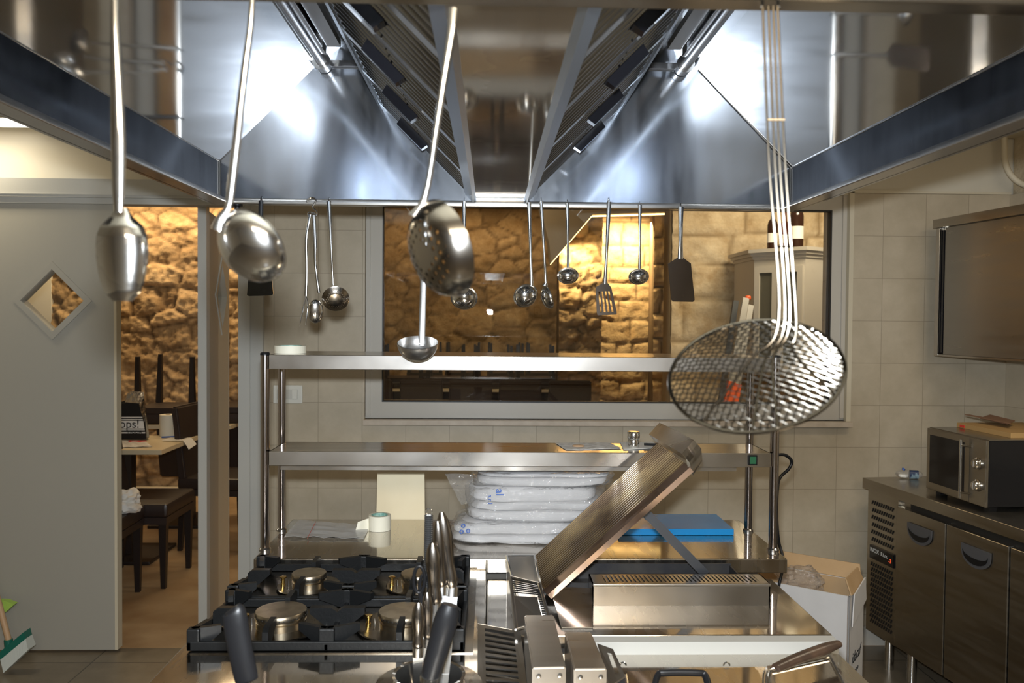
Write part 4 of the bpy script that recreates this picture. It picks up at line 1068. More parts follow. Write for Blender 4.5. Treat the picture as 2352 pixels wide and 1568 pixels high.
# knife bucket with knives
KY = 1.33; kc = P(985, 1560, KY); kc.z = HZ
rimz = Z(985, 1552, KY-.0)
kb = thing('knife_bucket', 'round steel bucket holding the knives at the bottom edge', 'bucket', (kc.x, KY, HZ))
b = MB(); b.lathe([(0, 0), (.05, 0), (.056, rimz-HZ), (.059, rimz-HZ+.002), (.059, rimz-HZ+.004), (.054, rimz-HZ+.003), (.048, .003), (0, .003)], (kc.x, KY, HZ), seg=44); part('body', b, CHROME, kb)
b = MB(); b.lathe([(.0585, -.012), (.085, -.014), (.086, -.012), (.0585, -.010)], (kc.x, KY, rimz), seg=44); part('flange', b, STEELTOP, kb)
def knife(label, a, c_, Y, w, m=CHROME, blade=True, name='kitchen_knife'):
    p0, p1 = P(*a, Y), P(*c_, Y); d = (p1-p0); L_ = d.length
    r = thing(name, label, 'knife', tuple(p1), 'knives in the bucket')
    b = MB(); n = 20; pts = [p0.lerp(p1, i/n) for i in range(n+1)]
    if m is BLACKPL: prof = [.72, 1.0, 1.08, 1.08, 1.05, 1.0, 1.0, .95, .9, .8]
    else: prof = [.35, .8, 1.0, 1.08, 1.05, .95, .85, .82, .95, 1.0, .6]
    rr = [x*w for x in linr(prof, n+1)]
    b.tube(pts, rr, [x*.68 for x in rr], seg=14); part('handle', b, m, r)
    end = Vector((lerp(p1.x, kc.x, .35)+random.uniform(-.01, .01), KY+random.uniform(-.02, .02), HZ+.012))
    b = MB(); dd = (end-p1).normalized(); sd = Vector((dd.z, 0, -dd.x)).normalized()
    b.poly([p1-sd*w*.9, p1+sd*w*.9, end+sd*.001, end-sd*.004], (0, .0018, 0)); b.tube([p1-dd*.004, p1+dd*.012], w*.9, w*.5, seg=10); part('blade', b, CHROME, r); return r
HM = steel('satin_knife_steel', (.34, .31, .28), .12, .3, .25)
knife('tallest steel-handled knife, rightmost in the bucket', (1014, 1176), (1038, 1352), KY+.04, .0120, HM)
knife('steel-handled knife second tallest, beside the tallest one', (1005, 1196), (1014, 1350), KY+.035, .0095, HM)
knife('steel-handled knife with pale rounded butt in the bucket middle', (993, 1246), (1000, 1390), KY+.02, .0120, HM)
knife('steel-handled knife with a narrow grip, low in the bunch', (981, 1360), (984, 1470), KY, .0085, HM)
knife('steel-handled knife at the left side of the bucket', (961, 1383), (960, 1492), KY-.01, .0095, HM)
knife('knife with a thick black handle leaning right over the bucket', (1034, 1388), (988, 1555), KY-.11, .0165, BLACKPL)
r = thing('sharpening_steel', 'ribbed sharpening steel with a wire loop at the top of the bucket bunch', 'sharpening steel', tuple(P(985, 1370, KY+.06)), 'knives in the bucket')
b = MB(); pts = []; rr = []
p0, p1 = P(985, 1182, KY+.06), P(983, 1345, KY+.06)
for k in range(70): pts.append(p0.lerp(p1, k/69)); rr.append(.0078 if k % 2 else .0066)
b.tube(pts, rr, seg=14); part('handle', b, mat('black_ribbed_rubber', (.03, .03, .03), .25), r)
b = MB(); b.tube([p1, P(985, 1560, KY)], .004, seg=10); part('rod', b, SATIN, r)
b = MB(); b.tube(arc(p0+Vector((0, 0, .005)), .005, 0, 360, 14), .0013, seg=6, cap=False); part('loop', b, CHROME, r)
# scissors
r = thing('kitchen_scissors', 'scissors with black oval finger rings, left of the knives', 'scissors', tuple(P(965, 1400, KY+.03)), 'knives in the bucket')
b = MB(); c_ = P(963, 1330, KY+.03)
b.tube([c_+Vector((.009*math.cos(a*PI/12), 0, .022*math.sin(a*PI/12))) for a in range(25)], .0030, .004, seg=8, cap=False)
c2 = P(975, 1345, KY+.035); b.tube([c2+Vector((.008*math.cos(a*PI/12), 0, .020*math.sin(a*PI/12))) for a in range(25)], .0030, .004, seg=8, cap=False)
b.tube([c_+Vector((.002, 0, -.022)), P(970, 1400, KY+.03)], .004, seg=8); b.tube([c2+Vector((0, 0, -.02)), P(972, 1400, KY+.03)], .004, seg=8); part('finger_ring', b, BLACKPL, r)
b = MB(); b.tube([P(971, 1398, KY+.03), P(975, 1560, KY)], .005, .0015, seg=8); part('blades', b, CHROME, r)

# ================================================================= REAR BENCH AND OVERSHELF
bxl, bxr = P(582, 1287, 2.25).x, P(1809, 1287, 2.25).x
bn = thing('steel_bench', 'stainless steel bench behind the island carrying the shelf posts', 'bench', ((bxl+bxr)/2, 2.47, 0))
b = MB(); b.box(bxl, bxr, 2.25, 2.70, SZ-.040, SZ, bev=.003); part('worktop', b, STEELTOP, bn)
b = MB(); b.box(bxl+.01, bxr-.07, 2.29, 2.69, .12, SZ-.04); part('body', b, FRIDGE, bn)
for lx in (bxl+.06, bxr-.14):
    for ly in (2.33, 2.64):
        b = MB(); b.tube([(lx, ly, 0), (lx, ly, .12)], .02, seg=12); part('foot', b, SATIN, bn)
sh = thing('over_shelf', 'two-tier steel over-shelf on four round posts above the rear bench', 'shelf', ((bxl+bxr)/2, 2.42, SZ))
fyp, ryp = 2.33, 2.55
plx, prx = P(612, 1268, fyp).x-.004, P(1775, 1270, fyp).x
sx0, sx1 = P(622, 1050, fyp).x, P(1765, 1050, fyp).x
tzt = Z(700, 815, 2.31); mzt = Z(1100, 1038, 2.31)
ptop = Z(608, 812, fyp)
for x_, y_, z_ in ((plx, fyp, ptop), (prx, fyp, tzt+.004), (P(647, 1222, ryp).x, ryp, tzt-.03), (P(1718, 1222, ryp).x, ryp, tzt-.03)):
    rad = .0125 if y_ == fyp else .0115
    b = MB(); b.tube([(x_, y_, SZ), (x_, y_, z_)], rad, seg=20); po = part('post', b, mat('post_steel', (.42, .38, .37), .16, 1) if 'post_steel' not in MATS else MATS['post_steel'], sh)
    b = MB(); b.lathe([(rad, .0), (rad+.004, .0), (rad+.004, .006), (rad, .010)], (x_, y_, SZ), seg=20); part('foot_collar', b, SATIN, po)
    if y_ == fyp: b = MB(); b.lathe([(0, .004), (rad*.9, .004), (rad+.001, .001), (rad+.001, -.004), (rad, -.004)], (x_, y_, z_), seg=20); part('cap', b, BLACKPL, po)
for zt_, yb_2, nm in ((tzt, 2.60, 'top_shelf'), (mzt, 2.49, 'middle_shelf')):
    b = MB(); b.box(sx0, sx1, 2.31, yb_2, zt_-.003, zt_); b.box(sx0, sx1, 2.308, 2.312, zt_-.040, zt_, bev=.0015); b.box(sx0, sx1, yb_2-.004, yb_2, zt_-.03, zt_)
    b.box(sx0, sx0+.003, 2.31, yb_2, zt_-.04, zt_); b.box(sx1-.003, sx1, 2.31, yb_2, zt_-.04, zt_)
    part(nm, b, STEEL if nm == 'middle_shelf' else STEEL, sh)
b = MB(); l0, l1 = P(645, 1080, 2.34).x, P(1690, 1080, 2.34).x
b.box(l0, l1, 2.335, 2.42, mzt-.056, mzt-.041); lp = part('heat_lamp_strip', b, STEEL, sh)
b = MB()
for k in range(20):
    xk = l0+.045+(l1-l0-.08)*k/20; b.box(xk, xk+.034, 2.3335, 2.3355, mzt-.0445, mzt-.0415)
part('vent_slots', b, BLACKINK, lp)
b = MB(); p = P(1728, 1056, 2.307); b.box(p.x-.013, p.x+.013, 2.302, 2.308, p.z-.014, p.z+.014, bev=.001); sw_ = part('switch_housing', b, BLACKPL, sh)
b = MB(); b.box(p.x-.009, p.x+.009, 2.300, 2.3025, p.z-.010, p.z+.010); part('rocker', b, GREENL, sw_, 'green lit rocker')
# cable
b = MB(); b.tube(cr([P(1766, 1048, 2.45), P(1800, 1044, 2.47), P(1818, 1058, 2.48), P(1812, 1076, 2.48), P(1792, 1096, 2.47), P(1786, 1120, 2.42), P(1784, 1180, 2.40), P(1788, 1240, 2.40), P(1796, 1270, 2.5), P(1800, 1300, 2.73), P(1790, 1340, 2.74), P(1780, 1420, 2.74)], 6), .0048, seg=10)
single('power_cable', b, BLACKPL, 'black power cable looping from the shelf end down behind the right post', 'cable', loc=P(1790, 1096, 2.47))

# items on shelves
def roll(name, label, c, R, r, h, axis=(0, 0, 1), outer=TAPEM, core=TAPEIN, cat='tape roll'):
    o = thing(name, label, cat, tuple(c))
    b = MB(); b.lathe([(r, 0), (R, 0), (R, h), (r, h), (r, 0)], c, axis, 40); part('tape', b, outer, o)
    b = MB(); b.lathe([(r-.003, .0), (r, .0), (r, h+.0003), (r-.003, h+.0003), (r-.003, 0)], c, axis, 40); part('core', b, core, o); return o
p = P(667, 812, 2.42); roll('tape_roll', 'pale masking tape roll lying on the top shelf at the left', Vector((p.x, 2.42, tzt+.0005)), .045, .034, .022)
p = PZ(872, 1216, SZ); roll('tape_roll', 'masking tape roll with a green core standing on the bench', Vector((p.x, p.y, SZ+.0005)), .034, .026, .046)
# torn tape end
b = MB(); q = [P(848, 1190, p.y-.01), P(850, 1222, p.y-.01), P(815, 1224, p.y-.03), P(822, 1198, p.y-.02)]
b.sheet(lambda u, v: q[0].lerp(q[1], v).lerp(q[3].lerp(q[2], v), u)+Vector((0, math.sin(u*6)*.003, 0)), 8, 6, .0006)
single('tape_strip', b, TAPEM, 'loose peeled strip of masking tape left of the green-cored roll', 'tape', loc=q[2])
def flat_sheet(name, label, pts, z, m, cat='paper', wav=.002, th=.0006, group=None):
    c = [PZ(*p, z) for p in pts]
    b = MB(); b.sheet(lambda u, v: c[0].lerp(c[1], u).lerp(c[3].lerp(c[2], u), v)+Vector((0, 0, .0012+wav*abs(noise.noise(Vector((u*3, v*3, c[0].x*9)))))), 10, 10, th)
    return single(name, b, m, label, cat, group, loc=c[0])
bp_ = thing('plastic_sleeve', 'clear plastic sleeve with a printed sheet lying on the left of the bench', 'plastic sleeve', tuple(PZ(740, 1225, SZ)))
c = [PZ(*q_, SZ) for q_ in ((686, 1196), (850, 1210), (835, 1240), (652, 1236))]
b = MB(); b.sheet(lambda u, v: c[0].lerp(c[1], u).lerp(c[3].lerp(c[2], u), v)+Vector((0, 0, .003+.009*abs(noise.noise(Vector((u*4, v*4, 1)))))), 16, 12, .0006); part('film', b, SLEEVE, bp_)
c2_ = [PZ(*q_, SZ) for q_ in ((728, 1202), (840, 1216), (820, 1236), (716, 1232))]
b = MB(); b.sheet(lambda u, v: c2_[0].lerp(c2_[1], u).lerp(c2_[3].lerp(c2_[2], u), v)+Vector((0, 0, .002)), 6, 6, .0005); part('printed_sheet', b, PAPERG, bp_)
b = MB(); b.tube([PZ(725, 1198, SZ+.008), PZ(706, 1236, SZ+.008)], .0007, seg=5); part('red_seal', b, REDP, bp_)
# pale board leaning behind the bench
b = MB(); yy = 2.72; b.hexa([P(864, 1200, 2.70), P(976, 1200, 2.70), P(976, 1200, 2.712), P(864, 1200, 2.712)], [P(867, 1084, 2.74), P(975, 1084, 2.74), P(975, 1084, 2.752), P(867, 1084, 2.752)])
single('wooden_board', b, WOODB, 'pale plain board standing upright behind the bench', 'board', loc=P(920, 1200, 2.70))
# blue cutting board
c = [PZ(1421, 1229, SZ), PZ(1686, 1230, SZ)]; yf = (c[0].y+c[1].y)/2
b = MB(); b.box(c[0].x, c[1].x, yf, yf+.195, SZ+.0005, SZ+.020, bev=.0015); single('cutting_board', b, BLUEB, 'thick blue plastic cutting board lying on the right of the bench', 'cutting board', loc=(c[0].x, yf, SZ))
# papers on middle shelf, cup
flat_sheet('paper_sheet', 'printed paper sheet on the middle shelf left of the chrome cup', [(1275, 1018), (1400, 1018), (1428, 1031), (1300, 1034)], mzt, PAPERG)
flat_sheet('paper_sheet', 'plain paper sheet under the chrome cup on the middle shelf', [(1424, 1016), (1500, 1016), (1516, 1030), (1432, 1034)], mzt, PAPER)
p = PZ(1328, 1025, mzt+.004)
b = MB(); b.blob((p.x, p.y, mzt+.006), (.035, .02, .006), .7, .001, 20, 3); single('cork_piece', b, WOODH, 'small brown scrap lying on the printed sheet', 'scrap', loc=(p.x, p.y, mzt+.004))
b = MB(); p = PZ(1512, 1026, mzt+.003); b.tube([p+Vector((-.04, .01, .006)), p+Vector((.015, -.0, .006))], .0035, seg=8); single('pen', b, BLACKPL, 'black pen lying right of the chrome cup', 'pen', loc=p)
p = PZ(1455, 1028, mzt+.002); cz_ = mzt+.003
b = MB(); b.lathe([(0, 0), (.0135, 0), (.015, .004), (.0165, .018), (.0145, .024), (.0165, .026), (.0182, .030), (.0178, .044), (.0155, .047), (0, .047)], (p.x, p.y, cz_), seg=36)
single('chrome_shaker', b, CHROME, 'shiny chrome shaker standing on the middle shelf', 'shaker', loc=(p.x, p.y, cz_))

# towel packs
def pack(label, px0, px1, py0, py1, yc, dep, seed, z0, h):
    x0_, x1_ = P(px0, (py0+py1)/2, yc-dep/2).x, P(px1, (py0+py1)/2, yc-dep/2).x
    r = thing('towel_pack', label, 'towel pack', ((x0_+x1_)/2, yc, z0), 'plastic wrapped towel packs stacked on the bench')
    b = MB(); nl = max(2, int(h/.027)); 
    ws_ = [random.uniform(.6, 1.5) for _ in range(nl)]; tot_ = sum(ws_); zc_ = 0
    for k in range(nl):
        sh_ = random.uniform(-.012, .012); hk = ws_[k]/tot_; zc_ += hk/2
        b.blob(((x0_+x1_)/2+sh_, yc, z0+h*zc_), ((x1_-x0_)*random.uniform(.90, .97), dep*.95, h*hk*1.25), .5, .016, 7, seed+k*3.1, 60, 14, flat=False); zc_ += hk/2
    part('towels', b, CLOTH, r)
    b = MB(); b.blob(((x0_+x1_)/2, yc, z0+h/2), ((x1_-x0_)*1.02, dep*1.04, h*1.05), .36, .014, 9, seed+50, 90, 30); part('plastic_wrap', b, FILM, r)
    return r, x0_, x1_
h1 = SZ - 0
hb = lambda py, y: Z(1200, py, y)
YT = 2.50; z0a = SZ+.001; z1a = Z(1200, 1203, 2.38); 
ra, xa, xb = pack('lowest wrapped white towel pack, with three blue wheel emblems', 1037, 1345, 1200, 1258, 2.49, .21, 2, z0a, z1a-z0a)
z2a = Z(1200, 1122, 2.38)
rb, xc, xd = pack('middle wrapped white towel pack with blue lettering on its end', 1072, 1400, 1120, 1205, 2.49, .20, 12, z1a+.001, z2a-z1a-.002)
z3a = min(Z(1200, 1088, 2.38), mzt-.062)
rc_, xe, xf = pack('topmost wrapped white towel pack, right under the middle shelf', 1085, 1412, 1090, 1122, 2.49, .19, 22, z2a+.001, z3a-z2a-.002)
b = MB(); yy = 2.49-.21*.51-.004
for (px, py) in ((1064, 1207), (1075, 1219), (1060, 1221)):
    o_ = P(px, py, yy)
    for k in range(9):
        a = 2*PI*k/9; b.poly([o_+Vector((r__*math.cos(a+da), 0, r__*math.sin(a+da))) for r__, da in ((.0022, -.15), (.0068, -.25), (.0068, .25), (.0022, .15))], (0, .0005, 0))
part('wheel_emblem', b, BLUEINK, ra)
yt_ = 2.49-.10-.010
text('blue_lettering', 'al', .032, P(1140, 1122, yt_), (0, 0, -1), (1, 0, 0), BLUEINK, rb, .0003)
text('blue_lettering', 's.r.l', .019, P(1121, 1136, yt_), (0, 0, -1), (1, 0, 0), BLUEINK, rb, .0003)
# translucent bag draping at left of top pack
b = MB(); q = [P(1022, 1088, 2.42), P(1085, 1088, 2.40), P(1090, 1150, 2.40), P(1060, 1160, 2.43)]
b.sheet(lambda u, v: q[0].lerp(q[1], u).lerp(q[3].lerp(q[2], u), v)+Vector((0, .006*math.sin(v*14+u*5), 0)), 10, 14, .0006); part('loose_film', b, FILM, rc_)

# wall socket
p = P(662, 905, WY); so = thing('wall_switch', 'white rectangular switch plate on the tiled wall behind the left posts', 'switch', (p.x, WY, p.z))
b = MB(); b.box(p.x-.066, p.x+.066, WY-.010, WY+.001, p.z-.042, p.z+.042, bev=.004); part('plate', b, SWITCHP, so)
b = MB(); b.box(p.x-.048, p.x+.046, WY-.0115, WY-.0095, p.z-.023, p.z+.023); part('module_frame', b, mat('switch_inner', (.58, .56, .50), .35), so)
for o1 in (.020, -.045):
    b = MB(); b.box(p.x+o1, p.x+o1+.023, WY-.015, WY-.011, p.z-.021, p.z+.021, bev=.001); part('rocker', b, SWITCHP, so)

# ================================================================= RIGHT SIDE UNITS (splayed with the right wall)
ang = math.atan(RS)
U = Vector((math.sin(ang), -math.cos(ang), 0)); V = Vector((math.cos(ang), math.sin(ang), 0)); K = Vector((0, 0, 1))
F0 = P(1981, 1096, 3.62); cz = F0.z; F0 = Vector((F0.x, F0.y, 0))
def loc(o, s, t, z): return o+U*s+V*t+K*z
def lbox(b, o, s0, s1, t0, t1, z0, z1, bev=0):
    M = Matrix((U, V, K)).transposed().to_4x4(); M.translation = o; b.box(s0, s1, t0, t1, z0, z1, M=M, bev=bev); return b
fr = thing('counter_fridge', 'stainless steel refrigerated counter with two doors along the right wall', 'counter fridge', tuple(F0))
dp = .66
b = MB(); lbox(b, F0, 0, 2.4, 0, dp, cz-.045, cz, .002); part('worktop', b, FRIDGE, fr)
b = MB(); lbox(b, F0, .02, 2.3, .035, dp-.02, .15, cz-.045); part('body', b, FRIDGE, fr)
b = MB(); lbox(b, F0, .30, 2.28, .028, .036, cz-.075, cz-.046); part('shadow_gap', b, BLACKINK, fr)
def spx(px):   # position along the front for a picture column
    k = (px-1125)/F; return (k*F0.y-F0.x)/(U.x-k*U.y)
s_g0, s_d1, s_d2, s_d3 = .015, spx(2074), spx(2193), spx(2346)
b = MB(); lbox(b, F0, s_g0, s_d1-.004, .020, .035, .15, cz-.05); gp_ = part('grille_panel', b, FRIDGE, fr)
b = MB()
def slots(z0_, z1_, rows, cols):
    for i in range(rows):
        for j in range(cols):
            s_ = s_g0+.035+(s_d1-s_g0-.075)*j/(cols-1)+.004*(i % 2); z_ = lerp(z0_, z1_, i/(rows-1))
            M = Matrix((U, V, K)).transposed().to_4x4(); M.translation = loc(F0, s_, .018, z_)
            M = M @ Matrix.Rotation(math.radians(28), 4, 'Y'); b.box(-.0026, .0026, -.001, .003, -.0085, .0085, M=M)
slots(cz-.10, cz-.26, 6, 10); slots(cz-.37, .20, 12, 10)
part('vent_slots', b, BLACKINK, gp_, stuff=True)
zl = cz-.315; b = MB(); lbox(b, F0, s_g0+.03, s_d1-.02, .012, .021, zl-.028, zl+.028); dsp = part('display_panel', b, BLACKGL, gp_)
o_ = loc(F0, s_g0+.035, .0115, zl+.002); text('panel_lettering', 'INOX', .025, o_, U, K, WHITEINK, dsp, .0004); text('panel_lettering', 'B.I.m.', .022, loc(F0, s_g0+.112, .0115, zl+.002), U, K, WHITEINK, dsp, .0004)
text('display_digits', '-3', .024, loc(F0, s_d1-.052, .0115, zl-.012), U, K, REDL, dsp, .0004)
for (a0, a1) in ((s_d1+.004, s_d2-.004), (s_d2+.004, s_d3-.004), (s_d3+.004, s_d3+.42)):
    b = MB(); lbox(b, F0, a0, a1, .006, .035, .16, cz-.075, .003); d_ = part('door', b, FRIDGE, fr)
    if a0 > s_d3: continue
    b = MB(); hc = lerp(a0, a1, .52); hw = .075; zh = cz-.155
    pts = [loc(F0, hc-hw, .004, zh+.035), loc(F0, hc+hw, .004, zh+.035)]+[loc(F0, hc+hw*math.cos(a*PI/12), .004, zh+.012-.052*math.sin(a*PI/12)) for a in range(0, 13)]
    b.poly(pts, -V*.004)
    hd = part('handle', b, mat('grey_handle_plastic', (.085, .085, .09), .45) if 'grey_handle_plastic' not in MATS else MATS['grey_handle_plastic'], d_)
    b = MB(); pts = [loc(F0, hc+hw*.85*math.cos(a*PI/12), -.001, zh+.014-.02*math.sin(a*PI/12)) for a in range(0, 13)]+[loc(F0, hc+hw*.85*math.cos(a*PI/12), -.001, zh+.012-.040*math.sin(a*PI/12)) for a in range(12, -1, -1)]
    b.poly(pts, -V*.002); part('finger_scoop', b, BLACKPL, hd)
for s_ in (.10, s_d1+.02, 1.6):
    for t in (.08, dp-.08):
        b = MB(); q = loc(F0, s_, t, 0); b.tube([q, q+K*.15], .019, seg=14); part('foot', b, CHROME, fr)
# baseboard
b = MB(); b.box(jx, RX, WY-.012, WY, 0, .09); struct('baseboard_back', b, PVC)

# microwave
M0 = PZ(2127, 1120, cz+.018); M0 = Vector((M0.x, M0.y, 0))
m1 = PZ(2262, 1166, cz+.018); mu = Vector((m1.x-M0.x, m1.y-M0.y, 0)); mw = mu.length; mu.normalize(); mv = Vector((-mu.y, mu.x, 0))
if mv.x < 0: mv = -mv
MM = Matrix((mu, mv, K)).transposed().to_4x4(); MM.translation = Vector((M0.x, M0.y, cz+.018)); mh = Z(2127, 982, M0.y)-(cz+.018)
mi = thing('microwave_oven', 'steel-fronted microwave oven with two round knobs on the fridge counter', 'microwave', (M0.x, M0.y, cz))
def mbx(b, *a, bev=0): b.box(*a, M=MM, bev=bev); return b
b = MB(); mbx(b, 0, mw, .012, .40, 0, mh, bev=.003); part('casing', b, mat('microwave_side', (.03, .03, .033), .10, .6), mi)
b = MB(); mbx(b, 0, mw, .010, .40, mh, mh+.003); part('top_cover', b, FRIDGE, mi)
b = MB(); mbx(b, 0, mw, 0, .012, 0, mh, bev=.002); ff = part('front_panel', b, FRIDGE, mi)
b = MB(); mbx(b, mw*.06, mw*.66, -.0015, .002, mh*.12, mh*.90); part('door_window', b, BLACKGL, ff)
b = MB(); mbx(b, mw*.745, mw*.748, -.0005, .002, .002, mh-.002); part('door_gap', b, BLACKINK, ff)
b = MB(); b.tube([MM @ Vector((mw*.69, -.022, mh*.05)), MM @ Vector((mw*.69, -.022, mh*.95))], .0055, seg=12)
for z_ in (.14, .86): b.tube([MM @ Vector((mw*.69, -.022, mh*z_)), MM @ Vector((mw*.78, -.001, mh*z_))], .004, seg=8)
part('door_handle', b, CHROME, mi)
for z_ in (.63, .30):
    o_ = MM @ Vector((mw*.885, 0, mh*z_)); b = MB(); b.lathe([(.022, 0), (.022, .004), (.018, .006), (.017, .016), (.0145, .019), (0, .019)], o_, -mv, 30); kn = part('knob', b, CHROME, mi)
    b = MB(); o2 = o_-mv*.019; b.tube([o2-Vector((.0, 0, .011))-mv*.001, o2+Vector((0, 0, .011))-mv*.001], .003, seg=8); part('knob_grip', b, STEEL, kn)
b = MB(); mbx(b, .02, .05, .03, .06, -.018, 0); mbx(b, mw-.05, mw-.02, .03, .06, -.018, 0); mbx(b, .02, .05, .34, .37, -.018, 0); mbx(b, mw-.05, mw-.02, .34, .37, -.018, 0); part('rubber_foot', b, BLACKPL, mi)
# carton and boards on the microwave
mtop = cz+.018+mh+.003
cb = thing('flat_carton', 'flat brown cardboard carton lying on the microwave', 'carton', tuple(MM @ Vector((.1, .2, mh+.003))))
b = MB(); b.box(.01, mw*.9, .12, .40, mh+.0035, mh+.022, M=MM); part('box', b, mat('yellowed_cardboard', (.42, .26, .10), .7), cb)
b = MB(); b.box(.03, .06, .118, .1205, mh+.006, mh+.016, M=MM); part('red_print', b, REDP, cb)
b = MB(); a0 = P(2216, 953, M0.y+.05); a1 = P(2322, 974, M0.y-.20)
b.poly([a0, a0+Vector((.02, .0, .0)), a1+Vector((.03, .05, .0)), a1], (0, .0, .003)); b.poly([a0+Vector((.05, -.02, -.012)), a0+Vector((.13, .04, -.004)), a1+Vector((.08, .1, .0)), a1+Vector((.0, .02, -.004))], (0, 0, .003))
for v in b.bm.verts: v.co.z = max(v.co.z, mtop+.020)
single('bent_cardboard', b, TERR, 'bent dark brown cardboard flap lying over the flat carton', 'cardboard', loc=a0)
# bottle / bag on counter
p = PZ(2088, 1098, cz+.002)
r = thing('plastic_bottle', 'small crumpled clear bottle with a dark label lying left of the microwave', 'bottle', tuple(p))
b = MB(); b.tube(cr([p+Vector((-.045, .02, .016)), p+Vector((-.03, .02, .018)), p+Vector((0, .0, .018)), p+Vector((.035, -.01, .018)), p+Vector((.05, -.012, .014))], 4), linr([.010, .017, .019, .018, .010], 17), linr([.010, .015, .015, .014, .010], 17), seg=16); part('body', b, FILM, r)
b = MB(); b.tube([p+Vector((.0, -.003, .018)), p+Vector((.034, -.012, .018))], .0195, .0155, seg=16); part('label_band', b, mat('navy_label', (.02, .04, .10), .4, var=(40, (.25, .35, .40), .5, .6)), r)
b = MB(); b.tube([p+Vector((-.02, .015, .034)), p+Vector((-.016, .014, .042))], .007, seg=12); part('cap', b, BLUEINK, r)
b = MB(); b.blob(p+Vector((-.022, .01, .010)), (.04, .03, .016), .7, .003, 20, 2); part('tissue', b, PAPER, r)

# wall cabinet
W0 = P(2146, 815, 3.66); wz = W0.z; wtop = Z(2137, 520, 3.66); W0 = Vector((W0.x, W0.y, 0))
wc = thing('wall_cabinet', 'stainless steel sliding-door wall cabinet above the microwave', 'cabinet', (W0.x, W0.y, wz))
wd = rwx(3.66)-W0.x-.012
b = MB(); lbox(b, W0, 0, 1.9, .018, wd, wz, wz+.003); lbox(b, W0, 0, .003, .018, wd, wz, wtop); lbox(b, W0, 0, 1.9, wd-.003, wd, wz, wtop); lbox(b, W0, 0, 1.9, .018, wd, wtop-.02, wtop)
part('carcass', b, FRIDGE, wc)
b = MB(); lbox(b, W0, -.012, 1.9, -.012, wd, wtop-.008, wtop+.030); part('top_rail', b, FRIDGE, wc)
b = MB(); lbox(b, W0, 0, .024, -.004, .018, wz, wtop-.008, .002); lbox(b, W0, .0, 1.9, .0, .016, wz-.004, wz+.004); part('side_post', b, RAIL, wc)
b = MB(); lbox(b, W0, .05, 1.9, .006, .016, wz+.005, wtop-.012); sd_ = part('sliding_door', b, mat('sliding_door_steel', (.34, .33, .31), .3, 1, rvar=(4, .26, .38, (1, 1, 8))), wc)
b = MB(); lbox(b, W0, .036, .046, .003, .018, wz+.012, wtop-.02); lbox(b, W0, .028, .032, .0, .018, wz+.012, wtop-.02); part('recessed_pull', b, BLACKGL, sd_)

# conduit
b = MB(); b.tube(cr([P(2306, 240, 3.66), P(2307, 330, 3.66), P(2309, 372, 3.65), P(2322, 402, 3.63), P(2352, 424, 3.6), P(2400, 432, 3.5)], 6), .013, seg=12)
r = single('conduit_pipe', b, CREAM, 'curved pale conduit pipe on the stone wall at the upper right', 'pipe', loc=P(2309, 372, 3.65))

# carton on floor
C0 = PZ(1952, 1370, .62); C0.z = 0; a_ = Vector((-.80, .60, 0)); b_ = Vector((.60, .80, 0)); la, lb, hh = .38, .20, .62
ct = thing('open_carton', 'tall white open cardboard carton on the floor behind the island', 'carton', (C0.x, C0.y, 0))
b = MB(); cs = [C0, C0+a_*la, C0+a_*la+b_*lb, C0+b_*lb]; th = .005; cen = C0+a_*la/2+b_*lb/2
for i in range(4):
    p, q_ = cs[i], cs[(i+1) % 4]; ins = (cen-(p+q_)/2).normalized()*th
    b.hexa([p, q_, q_+ins, p+ins], [p+K*hh, q_+K*hh, q_+ins+K*hh, p+ins+K*hh])
part('walls', b, CARTW, ct)
b = MB()
for i in range(4):
    p, q_ = cs[i], cs[(i+1) % 4]; ins = (cen-(p+q_)/2).normalized()
    b.hexa([p+ins*th, q_+ins*th, q_+ins*(th+.002), p+ins*(th+.002)], [p+ins*th+K*hh*.998, q_+ins*th+K*hh*.998, q_+ins*(th+.002)+K*hh*.998, p+ins*(th+.002)+K*hh*.998])
b.poly([p+K*.006 for p in cs], (0, 0, .004))
part('lining', b, CARTB, ct)
for i, lean in ((2, .02), (3, -.02), (1, .02)):
    p, q_ = cs[i], cs[(i+1) % 4]; out = -(cen-(p+q_)/2).normalized()
    b = MB(); e = .01; d = (q_-p).normalized()
    b.hexa([p+K*(hh+.001)+d*e, q_+K*(hh+.001)-d*e, q_+K*(hh+.001)+out*.004-d*e, p+K*(hh+.001)+out*.004+d*e], [p+K*(hh+.05)+out*lean+d*e*2, q_+K*(hh+.05)+out*lean-d*e*2, q_+K*(hh+.05)+out*(lean+.004)-d*e*2, p+K*(hh+.05)+out*(lean+.004)+d*e*2])
    part('flap', b, CARTB, ct)
b = MB()   # folded side flap facing right front
sp_ = [C0+b_*.01+K*(hh-.10), C0+b_*lb+K*(hh-.06), C0+b_*lb*.9+K*(hh+.02), C0+b_*.03+K*(hh+.0)]
b.poly([p+Vector((.004, -.003, 0)) for p in sp_], Vector((.003, -.002, 0))); part('folded_flap', b, CARTW, ct)
nb = Vector((.8, -.6, 0))
text('script_lettering', 'idacaf', .052, C0+b_*.035+K*.385+nb*.001, b_, K, BLACKINK, ct, .0003, .45)
for k, s in enumerate(("L'espresso", 'italiano in', 'cialde e', 'capsule')):
    text('print_line', s, .024, C0+b_*.03+K*(.345-.028*k)+nb*.001, b_, K, BLACKINK, ct, .0003)
text('print_line', 'IF 1', .018, C0+b_*.10+K*(hh-.07)+nb*.008, b_, K, BLACKINK, ct, .0003)
b = MB(); b.blob(cen+K*(hh-.02), (.15, .13, .09), .8, .03, 14, 5, 50, 26, flat=False); single('crumpled_film', b, FILM, 'crumpled clear plastic film inside the open carton', 'plastic film', loc=cen+K*(hh-.05))

